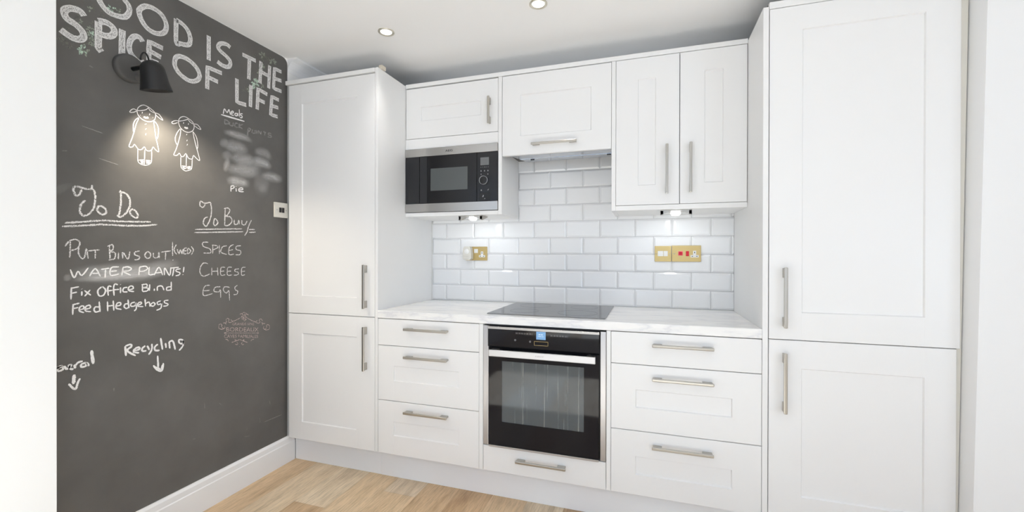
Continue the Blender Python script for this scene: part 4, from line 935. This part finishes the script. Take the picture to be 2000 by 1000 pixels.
["thin",0.0078,[[0.9697,0.8096],[0.9782,0.7949]]],
["thin",0.0078,[[0.9782,0.7949],[0.9901,0.8073],[0.9836,0.8089],[0.9879,0.7952],[0.9967,0.7916]]],
["thin",0.0078,[[0.9989,0.808],[1.0022,0.793]]],
["thin",0.0078,[[1.0,0.8021],[1.0099,0.8124],[1.0234,0.8149]]],
["thin",0.0078,[[1.0348,0.8064],[1.02,0.8042],[1.02,0.7942],[1.0325,0.794],[1.036,0.8047],[1.0417,0.7917]]],
["thin",0.011,[[1.0499,0.8494],[1.0553,0.7965]]],
["thin",0.011,[[0.9988,0.7712],[0.9966,0.7365]]],
["thin",0.0078,[[0.9831,0.7418],[0.9944,0.723],[1.0054,0.7155]]],
["thin",0.0078,[[1.0155,0.7525],[1.0088,0.7372],[1.0043,0.7158]]]],"chalk_scratches":[["ghost",0.003,[[1.022,1.6925],[1.0853,1.6826]]],
["ghost",0.003,[[1.0731,1.5834],[1.1352,1.5709]]],
["ghost",0.003,[[0.9652,1.5863],[0.9801,1.5906]]],
["ghost",0.004,[[1.0443,1.9269],[1.056,1.9231]]],
["ghost",0.0035,[[1.7847,0.3203],[1.7871,0.2971]]],
["ghost",0.0035,[[1.809,0.2917],[1.9291,0.2895]]],
["ghost",0.0035,[[1.6922,0.259],[1.7222,0.2508]]],
["ghost",0.0035,[[1.7056,0.2967],[1.7071,0.2921]]],
["ghost",0.0035,[[1.426,0.3569],[1.4377,0.3532]]],
["ghost",0.0035,[[1.4816,0.5049],[1.4829,0.4801]]],
["ghost",0.0035,[[1.556,0.4802],[1.5659,0.4674]]],
["ghost",0.0035,[[1.1208,0.6858],[1.1208,0.6731]]],
["ghost",0.0035,[[1.8464,0.3979],[1.8523,0.3744]]],
["smudge0.10",0.1,[[0.9567,1.4646],[0.9637,1.4519],[0.9742,1.4396]]]],"bordeaux_stencil":[["print",0.0032,[[1.6246,0.873],[1.6472,0.8781],[1.6725,0.8872],[1.6819,0.888]]],
["print",0.0032,[[1.7597,0.8496],[1.7348,0.8621],[1.7081,0.8789],[1.6985,0.8825]]],
["print",0.0032,[[1.6651,0.9024],[1.6692,0.906],[1.6747,0.9067],[1.6798,0.9047],[1.6831,0.9009],[1.6839,0.8968],[1.6823,0.8936],[1.6794,0.8921],[1.6762,0.8923],[1.6737,0.894]]],
["print",0.0032,[[1.7158,0.8924],[1.7115,0.8971],[1.7059,0.8993],[1.7007,0.8987],[1.6973,0.8958],[1.6965,0.8919],[1.6981,0.8882],[1.7011,0.8858],[1.7044,0.8852],[1.7069,0.8862]]],
["print",0.0032,[[1.6809,0.8885],[1.6838,0.8864],[1.6854,0.8837],[1.6856,0.8811],[1.6845,0.879],[1.6826,0.8778],[1.6803,0.8778],[1.6784,0.8786],[1.6772,0.8799],[1.6767,0.8814]]],
["print",0.0032,[[1.6996,0.8826],[1.6966,0.8814],[1.695,0.8792],[1.6948,0.8765],[1.6959,0.8741],[1.6978,0.8724],[1.7001,0.8717],[1.702,0.872],[1.7033,0.873],[1.7038,0.8743]]],
["print",0.0032,[[1.5899,0.8847],[1.5909,0.8891],[1.5939,0.892],[1.5978,0.8928],[1.6017,0.8918],[1.6046,0.8894],[1.606,0.8864],[1.6058,0.8837],[1.6044,0.8819],[1.6023,0.8812]]],
["print",0.0032,[[1.7998,0.8506],[1.7986,0.8557],[1.7951,0.8598],[1.7905,0.8621],[1.7859,0.8623],[1.7825,0.8606],[1.7808,0.8578],[1.7811,0.8548],[1.7828,0.8523],[1.7852,0.8509]]],
["print",0.0032,[[1.5904,0.8822],[1.5915,0.8739],[1.5764,0.8721]]],
["print",0.0032,[[1.7992,0.8481],[1.7979,0.8393],[1.8162,0.832]]],
["print",0.0032,[[1.6002,0.8787],[1.609,0.8702],[1.6246,0.873],[1.6157,0.8837]]],
["print",0.0032,[[1.7876,0.8476],[1.7774,0.8413],[1.7597,0.8496],[1.7698,0.858]]],
["print",0.0032,[[1.5522,0.8619],[1.5533,0.8666],[1.5564,0.8695],[1.5606,0.8702],[1.5646,0.8689],[1.5675,0.8661],[1.5687,0.8628],[1.5681,0.86],[1.5663,0.8583],[1.564,0.858]]],
["print",0.0032,[[1.8467,0.8116],[1.8453,0.8173],[1.8412,0.8218],[1.8359,0.8242],[1.8308,0.8241],[1.8272,0.8221],[1.8258,0.8189],[1.8265,0.8155],[1.8288,0.813],[1.8316,0.8117]]],
["print",0.0032,[[1.5679,0.8551],[1.5696,0.8506],[1.573,0.8472],[1.5771,0.8456],[1.5808,0.8458],[1.5835,0.8476],[1.5846,0.8503],[1.5843,0.8531],[1.5827,0.8553],[1.5807,0.8566]]],
["print",0.0032,[[1.8268,0.81],[1.8246,0.8056],[1.8204,0.8031],[1.8154,0.8029],[1.8108,0.8046],[1.8076,0.8076],[1.8062,0.811],[1.8067,0.8139],[1.8085,0.8158],[1.811,0.8164]]],
["print",0.0032,[[1.552,0.8597],[1.5541,0.8492],[1.57,0.8426],[1.5828,0.8465]]],
["print",0.0032,[[1.8469,0.809],[1.8442,0.798],[1.8242,0.7968],[1.8084,0.8062]]],
["print",0.0032,[[1.5743,0.8744],[1.5872,0.8704],[1.5893,0.8639]]],
["print",0.0032,[[1.8189,0.8339],[1.8031,0.834],[1.8005,0.8277]]],
["print",0.0032,[[1.5861,0.7907],[1.598,0.7854],[1.6024,0.7773]]],
["print",0.0032,[[1.7484,0.7601],[1.7348,0.7593],[1.7299,0.7526]]],
["print",0.0032,[[1.6201,0.7676],[1.6335,0.7692],[1.6449,0.7754],[1.6358,0.7792]]],
["print",0.0032,[[1.7105,0.7499],[1.6961,0.757],[1.6843,0.7679],[1.6937,0.7682]]],
["print",0.0032,[[1.6268,0.7684],[1.6403,0.77],[1.6586,0.7728],[1.6621,0.7764]]],
["print",0.0032,[[1.7033,0.7535],[1.689,0.7606],[1.6702,0.7706],[1.6667,0.7755]]],
["print",0.0032,[[1.6404,0.7553],[1.6435,0.7524],[1.6471,0.7509],[1.6504,0.751],[1.6528,0.7524],[1.6539,0.7546],[1.6538,0.7571],[1.6526,0.7592],[1.6508,0.7606],[1.6489,0.7611]]],
["print",0.0032,[[1.6889,0.7456],[1.6857,0.7439],[1.682,0.7439],[1.6786,0.7454],[1.6761,0.7478],[1.6749,0.7505],[1.6751,0.7529],[1.6763,0.7545],[1.6782,0.7552],[1.6801,0.755]]],
["print",0.0025,[[1.5785,0.8228],[1.7799,0.7875]]],
["print",0.0025,[[1.6726,0.9042],[1.689,0.9116],[1.7057,0.9019]]],
["print",0.0025,[[1.6937,0.9057],[1.6866,0.8702],[1.6985,0.8685]]],
["print",0.0025,[[1.6632,0.739],[1.6642,0.7374]]],
["print",0.0055,[[1.5796,0.8226],[1.5926,0.8203]]],
["print",0.0055,[[1.766,0.79],[1.7799,0.7875]]]],"leaf_stems":[["stem",0.0016,[[1.0467,2.1732],[1.0544,2.1605],[1.0604,2.136]]],
["stem",0.0016,[[0.9548,2.0264],[0.9609,2.0134]]],
["stem",0.0016,[[1.0034,1.9807],[1.0165,1.9764],[1.0347,1.9743]]],
["stem",0.0016,[[1.0215,2.0772],[1.0281,2.0722],[1.0382,2.0689]]],
["stem",0.0016,[[1.0314,2.0402],[1.0483,2.0315],[1.0483,2.006]]],
["stem",0.0016,[[1.1215,2.1825],[1.1383,2.1884],[1.1555,2.1888]]],
["stem",0.0016,[[1.7711,2.1601],[1.7812,2.2262],[1.8018,2.2707],[1.8044,2.3032]]],
["stem",0.0016,[[1.7864,2.2239],[1.8387,2.2639],[1.8712,2.3008]]],
["stem",0.0016,[[1.761,2.1121],[1.766,2.1801]]]]}
LEAVES=[[1.044,2.1415,1.0383,2.1482,1],[1.0457,2.1428,1.0485,2.1535,1],[1.0466,2.1421,1.0553,2.1513,1],[1.0457,2.1396,1.0503,2.1345,1],[1.0452,2.1386,1.046,2.1285,1],[1.1162,2.1821,1.1306,2.1921,2],[1.1149,2.179,1.1211,2.1676,2],[1.1142,2.1777,1.115,2.1633,2],[1.1123,2.1771,1.104,2.1601,2],[1.1112,2.1793,1.0954,2.1724,2],[1.1125,2.1826,1.1043,2.1928,2],[1.1351,2.182,1.1279,2.189,1],[1.1381,2.1832,1.1463,2.1957,1],[1.138,2.1817,1.1467,2.1876,1],[1.1377,2.1801,1.1457,2.1767,1],[1.1363,2.1782,1.1355,2.1657,1],[1.0861,2.153,1.082,2.1435,0],[1.0854,2.154,1.0784,2.1506,0],[1.0869,2.156,1.0875,2.1654,0],[1.0878,2.1557,1.095,2.1625,0],[1.079,2.1355,1.0748,2.1281,0],[1.0781,2.1363,1.0707,2.1341,0],[1.0801,2.1388,1.0827,2.1509,0],[1.0809,2.1378,1.0879,2.1445,0],[1.0902,2.1305,1.0889,2.1432,0],[1.0917,2.1293,1.1018,2.1365,0],[1.0919,2.1285,1.1013,2.1297,0],[1.0899,2.1262,1.0864,2.1121,0],[1.089,2.1266,1.0812,2.1173,0],[1.1093,2.134,1.1145,2.13,0],[1.1074,2.1334,1.1017,2.1273,0],[1.1076,2.1353,1.1024,2.1393,0],[1.1085,2.1363,1.1084,2.1466,0],[1.0548,2.0876,1.0457,2.079,0],[1.0546,2.0888,1.0452,2.0889,0],[1.0559,2.0909,1.0549,2.104,0],[1.0579,2.0904,1.0664,2.0983,0],[1.0573,2.0885,1.0655,2.0864,0],[1.046,2.0615,1.0427,2.0434,1],[1.0447,2.0639,1.0335,2.0589,1],[1.0454,2.066,1.0386,2.0729,1],[1.0468,2.0669,1.0477,2.0801,1],[1.0491,2.0662,1.062,2.0738,1],[1.0486,2.0453,1.0397,2.0396,2],[1.0493,2.0483,1.0454,2.0588,2],[1.0513,2.0489,1.0581,2.0639,2],[1.0521,2.0473,1.0627,2.0527,2],[1.0509,2.0449,1.0561,2.0369,2],[1.0402,2.0461,1.0425,2.058,1],[1.0413,2.0453,1.0486,2.0497,1],[1.0404,2.0432,1.0442,2.0359,1],[1.0387,2.0423,1.0328,2.0309,1],[1.0538,2.0238,1.056,2.0388,1],[1.0552,2.0221,1.0664,2.028,1],[1.0545,2.0196,1.0612,2.01,1],[1.0526,2.0188,1.0476,2.0049,1],[1.0517,2.0188,1.0418,2.0052,1],[1.0414,2.0239,1.0312,2.0189,1],[1.042,2.026,1.0358,2.0326,1],[1.0445,2.0266,1.052,2.0375,1],[1.0446,2.0241,1.0525,2.02,1],[1.0583,2.0151,1.067,2.0199,1],[1.0574,2.0127,1.0604,2.0035,1],[1.0558,2.0125,1.0503,2.0033,1],[1.0558,2.0145,1.0493,2.0157,1],[1.0294,1.978,1.0382,1.9672,2],[1.026,1.9759,1.0146,1.9551,2],[1.0248,1.9795,1.0106,1.9791,2],[1.0284,1.983,1.0304,2.0029,2],[1.0225,1.9773,1.0279,1.97,2],[1.0207,1.9766,1.0158,1.9628,2],[1.0194,1.9777,1.0069,1.9717,2],[1.0214,1.9811,1.0215,1.9961,2],[1.0301,1.9717,1.0221,1.9786,1],[1.0336,1.9733,1.0466,1.9887,1],[1.0321,1.9686,1.0372,1.9555,1],[0.9894,1.979,1.0012,1.9887,0],[0.9892,1.9766,1.0001,1.9722,0],[0.9873,1.9748,0.9871,1.961,0],[0.9856,1.9743,0.9769,1.9593,0],[0.9853,1.978,0.9744,1.9813,0],[0.9858,1.9791,0.9779,1.9879,0],[0.9653,1.9854,0.9564,1.9722,0],[0.9653,1.988,0.9567,1.9876,0],[0.967,1.9904,0.967,2.003,0],[0.9689,1.9902,0.9776,2.0,0],[0.9686,1.988,0.979,1.9877,0],[0.9594,1.9944,0.9596,2.005,0],[0.9608,1.9932,0.9701,1.998,0],[0.9608,1.9918,0.9688,1.9881,0],[0.959,1.9905,0.9568,1.9776,0],[0.958,1.9905,0.9508,1.98,0],[0.9712,1.9799,0.9684,1.9674,0],[0.97,1.9817,0.9617,1.9794,0],[0.9709,1.9837,0.9659,1.9931,0],[0.9733,1.9837,0.981,1.9915,0],[1.0184,2.0813,1.0193,2.0913,1],[1.0194,2.0803,1.0272,2.0849,1],[1.0188,2.0787,1.0226,2.0724,1],[1.0176,2.0781,1.0134,2.0683,1],[0.9729,2.0345,0.9791,2.0315,0],[0.9718,2.0331,0.9722,2.0218,0],[0.9706,2.0337,0.9638,2.0258,0],[0.9711,2.0361,0.9678,2.0418,0],[0.9788,2.0314,0.9741,2.0348,0],[0.9802,2.033,0.9839,2.0447,0],[0.9809,2.0323,0.9892,2.0413,0],[0.9796,2.029,0.98,2.0201,0],[1.0089,2.089,1.0124,2.1017,0],[1.0094,2.0869,1.0158,2.0868,0],[1.0081,2.0854,1.0063,2.075,0],[1.0073,2.0858,1.0004,2.0781,0],[0.9758,2.0555,0.9808,2.058,0],[0.9748,2.0536,0.9744,2.0453,0],[0.9743,2.0554,0.9705,2.058,0],[1.0307,2.0003,1.0266,1.9882,0],[1.0303,2.0017,1.0224,1.9981,0],[1.0307,2.0036,1.027,2.0112,0],[1.0328,2.0034,1.0411,2.01,0],[1.7582,2.2781,1.7562,2.2624,0],[1.7563,2.2785,1.7437,2.2673,0],[1.7555,2.2804,1.7412,2.2798,0],[1.7588,2.2834,1.7604,2.2974,0],[1.7606,2.2824,1.7727,2.2935,0],[1.7975,2.3039,1.7753,2.3023,1],[1.8006,2.3075,1.795,2.3227,1],[1.8042,2.3072,1.8185,2.3243,1],[1.8061,2.3051,1.8275,2.3094,1],[1.8061,2.304,1.8288,2.3026,1],[1.8009,2.301,1.7945,2.28,1],[1.8105,2.285,1.8001,2.2629,0],[1.8084,2.2869,1.7883,2.2778,0],[1.8112,2.2919,1.805,2.3105,0],[1.8145,2.2933,1.8261,2.3173,0],[1.8165,2.2904,1.8418,2.3009,0],[1.848,2.305,1.8393,2.291,0],[1.8459,2.3066,1.8277,2.303,0],[1.8506,2.3096,1.8578,2.325,0],[1.8527,2.308,1.8703,2.3121,0],[1.8653,2.2945,1.8476,2.2787,1],[1.865,2.2975,1.8427,2.2989,1],[1.8672,2.2997,1.8597,2.3134,1],[1.8703,2.3009,1.8805,2.3213,1],[1.8718,2.2988,1.897,2.3101,1],[1.8723,2.296,1.8928,2.2892,1],[1.7943,2.2399,1.7837,2.2523,1],[1.7983,2.2407,1.8089,2.2629,1],[1.8,2.2392,1.8193,2.2509,1],[1.8002,2.2382,1.8193,2.2441,1],[1.7983,2.2338,1.8063,2.2175,1],[1.795,2.2333,1.786,2.2129,1],[1.789,2.2584,1.7896,2.2714,0],[1.7924,2.2586,1.8108,2.2716,0],[1.7915,2.255,1.8031,2.25,0],[1.7882,2.253,1.7845,2.2366,0],[1.7395,2.186,1.7567,2.188,0],[1.7365,2.1836,1.7383,2.1728,0],[1.7333,2.1842,1.7153,2.1758,0],[1.7341,2.186,1.723,2.1881,0],[1.7535,2.1325,1.7387,2.1086,2],[1.7521,2.1353,1.7306,2.1281,2],[1.7551,2.1398,1.7497,2.16,2],[1.7571,2.1412,1.7627,2.1646,2],[1.7593,2.1397,1.7815,2.1606,2],[1.7599,2.1352,1.7838,2.1268,2],[1.7631,2.1187,1.775,2.1066,2],[1.7583,2.1177,1.7418,2.0983,2],[1.7567,2.1207,1.7357,2.12,2],[1.7593,2.1239,1.7511,2.1385,2],[1.7623,2.1243,1.7695,2.1424,2],[1.6937,2.0829,1.6994,2.0984,0],[1.6948,2.0825,1.7065,2.0961,0],[1.6956,2.0796,1.7107,2.0772,0],[1.6937,2.0774,1.6985,2.0646,0],[1.6906,2.0775,1.6784,2.0624,0],[1.7237,2.0882,1.7378,2.0854,1],[1.7203,2.0854,1.7143,2.0681,1],[1.7186,2.088,1.7029,2.0846,1],[1.7212,2.0912,1.7193,2.1069,1],[1.7992,2.1373,1.7993,2.1502,1],[1.801,2.137,1.8111,2.1459,1],[1.8011,2.135,1.8133,2.1328,1],[1.7986,2.1335,1.7938,2.1202,1],[1.7641,2.197,1.7528,2.1927,0],[1.7659,2.2002,1.765,2.2143,0],[1.7681,2.199,1.7809,2.2064,0],[1.7674,2.1968,1.7748,2.1919,0],[1.8557,2.2498,1.8468,2.2532,0],[1.858,2.2509,1.8611,2.2629,0],[1.8604,2.2505,1.8757,2.2587,0],[1.8589,2.2482,1.8679,2.2425,0],[1.7836,2.2043,1.7664,2.1928,1],[1.7849,2.2078,1.7756,2.2186,1],[1.787,2.2084,1.7914,2.2247,1],[1.7885,2.2079,1.8048,2.221,1],[1.7893,2.2065,1.8058,2.2087,1]]
BORDEAUX_TEXT=[["GRANDS VINS", [1.6235, 0.8545, 0.125, -0.0197, 0.0, 0.0129]], ["BORDEAUX", [1.5915, 0.8277, 0.1846, -0.0317, 0.0, 0.0216]], ["CAVES FAMILIALES", [1.5796, 0.7985, 0.194, -0.036, 0.0, 0.0167]]]

def smooth(p, n=4):
    if len(p) < 3: return [Vector(q) for q in p]
    P = [Vector(q) for q in p]; closed = (P[0]-P[-1]).length < .002
    out = []
    for i in range(len(P)-1):
        p0 = P[i-1] if i > 0 else (P[-2] if closed else P[0]); p1 = P[i]; p2 = P[i+1]
        p3 = P[i+2] if i+2 < len(P) else (P[1] if closed else P[-1])
        for k in range(n):
            s = k/n
            out.append(.5*((2*p1)+(p2-p0)*s+(2*p0-5*p1+4*p2-p3)*s*s+(3*p1-p0-3*p2+p3)*s**3))
    out.append(P[-1]); return out
xo = 0.0
def ribbon(bm, uvl, endl, pts, w_, x, mi, kind):
    global U0
    angular = kind in ('big',) and len(pts) <= 4
    Q = [Vector(q) for q in pts] if (angular or len(pts) < 3) else smooth(pts)
    if len(Q) == 2:
        a_, b_ = Q; Q = [a_.lerp(b_, s/6) for s in range(7)]
    if angular and len(pts) > 2:
        Q2 = []
        for a_, b_ in zip(Q, Q[1:]): Q2 += [a_.lerp(b_, s/5) for s in range(5)]
        Q = Q2+[Q[-1]]
    n = len(Q); S = [0]
    for a_, b_ in zip(Q, Q[1:]): S.append(S[-1]+(b_-a_).length)
    T = S[-1] or 1; rows = []
    closed = (Q[0]-Q[-1]).length < .002 and n > 4
    jit = .10 if kind in ('rough', 'thin') else .04
    for i, q in enumerate(Q):
        if closed and i in (0, n-1): d = Q[1]-Q[-2]
        else: d = Q[min(i+1, n-1)]-Q[max(i-1, 0)]
        if d.length < 1e-7: d = Vector((1, 0))
        d.normalize(); nn = Vector((-d.y, d.x))
        ww = w_*.5*(1+random.uniform(-jit, jit))
        if kind not in ('smudge', 'big') and not closed and i in (0, n-1): ww *= .55
        if kind == 'smudge': ww *= (.55+.45*math.sin(PI*min(1, max(0, S[i]/T)))) 
        e = 1.0 if kind != 'smudge' else min(1, 4*S[i]/T, 4*(T-S[i])/T)
        rows.append((bm.verts.new((x, (q-nn*ww).x, (q-nn*ww).y)), bm.verts.new((x, (q+nn*ww).x, (q+nn*ww).y)), S[i], e))
    if kind == 'smudge':
        # split across the width so the fade attribute interpolates evenly
        pass
    sh_ = random.uniform(0, 5)
    for a_, b_ in zip(rows, rows[1:]):
        try: f = bm.faces.new((a_[0], b_[0], b_[1], a_[1]))
        except ValueError: continue
        f.material_index = mi
        for lp, uv, e in zip(f.loops, ((a_[2]+sh_, -1), (b_[2]+sh_, -1), (b_[2]+sh_, 1), (a_[2]+sh_, 1)), (a_[3], b_[3], b_[3], a_[3])):
            lp[uvl].uv = uv; lp.vert[endl] = e
LAB = {'slogan_food': 'large chalk block capitals OOD IS THE', 'slogan_spice': 'large chalk block capitals SPICE OF LIFE', 'chalk_meals_list': 'small chalk heading Meals over wiped smudges and the word Pie',
       'chalk_girl': 'taller chalk drawing of a girl with bunches', 'chalk_girl_small': 'smaller chalk drawing of a girl with bunches', 'chalk_to_do_list': 'chalk To Do list ending in Feed Hedgehogs',
       'chalk_to_buy_list': 'chalk To Buy list of spices, cheese and eggs', 'chalk_recycling_sign': 'chalk word Recycling with a down arrow', 'chalk_general_sign': 'chalk word General, partly hidden, with a down arrow',
       'chalk_scratches': 'faint scratches and wiped chalk', 'bordeaux_stencil': 'small pink stencil reading Bordeaux with scrolls', 'leaf_stems': None}
NM = {'slogan_food': 'chalk_slogan', 'slogan_spice': 'chalk_slogan', 'chalk_girl': 'chalk_drawing', 'chalk_girl_small': 'chalk_drawing', 'chalk_recycling_sign': 'chalk_lettering', 'chalk_general_sign': 'chalk_lettering', 'bordeaux_stencil': 'wall_stencil'}
random.seed(11); SM = {}
xc = WL+.0003
# leaf sprigs first, lettering drawn over them
bm = bmesh.new()
for (y0, z0, y1, z1, s) in LEAVES:
    a_ = Vector((y0, z0)); b_ = Vector((y1, z1)); d = b_-a_; n_ = Vector((-d.y, d.x))*.26
    p = [a_, a_+d*.3+n_*.8, a_+d*.6+n_, b_, a_+d*.6-n_, a_+d*.3-n_*.8]
    f = bm.faces.new([bm.verts.new((xc, q.x, q.y)) for q in p]); f.material_index = s; xc += 1e-6
me = bpy.data.meshes.new('leaf_sprigs'); bm.to_mesh(me); bm.free()
for mm in LM: me.materials.append(mm)
o = bpy.data.objects.new('leaf_sprigs', me); C.objects.link(o); o.parent = wall_left; o['label'] = 'painted green and grey leaf sprigs around the slogan'
leaf_o = o
for gname, items in CHALK.items():
    bm = bmesh.new(); uvl = bm.loops.layers.uv.new('UVMap'); endl = bm.verts.layers.float.new('end'); mats = []
    items = sorted(items, key=lambda it: not it[0].startswith('smudge'))
    for kind, w_, pts in items:
        if kind.startswith('smudge'):
            if kind not in SM: SM[kind] = chalkmat('chalk_'+kind.replace('.', '_'), WHT, 'smudge', float(kind[6:]))
            mm = SM[kind]; kk = 'smudge'
        else: mm = CM[kind]; kk = kind
        if mm not in mats: mats.append(mm)
        ribbon(bm, uvl, endl, pts, w_, xc, mats.index(mm), kk); xc += 4e-6
    nm = NM.get(gname, gname)
    me = bpy.data.meshes.new(nm); bm.to_mesh(me); bm.free()
    for mm in mats: me.materials.append(mm)
    o = bpy.data.objects.new(nm, me); C.objects.link(o); o.parent = leaf_o if gname == 'leaf_stems' else wall_left
    if LAB.get(gname): o['label'] = LAB[gname]
    if gname == 'bordeaux_stencil':
        for txt, q in BORDEAUX_TEXT:
            textmesh(txt, 'stencil_lettering', CM['print'], o, (xc+.0002, q[0], q[1]), (0, q[2], q[3]), (0, q[4], q[5]))
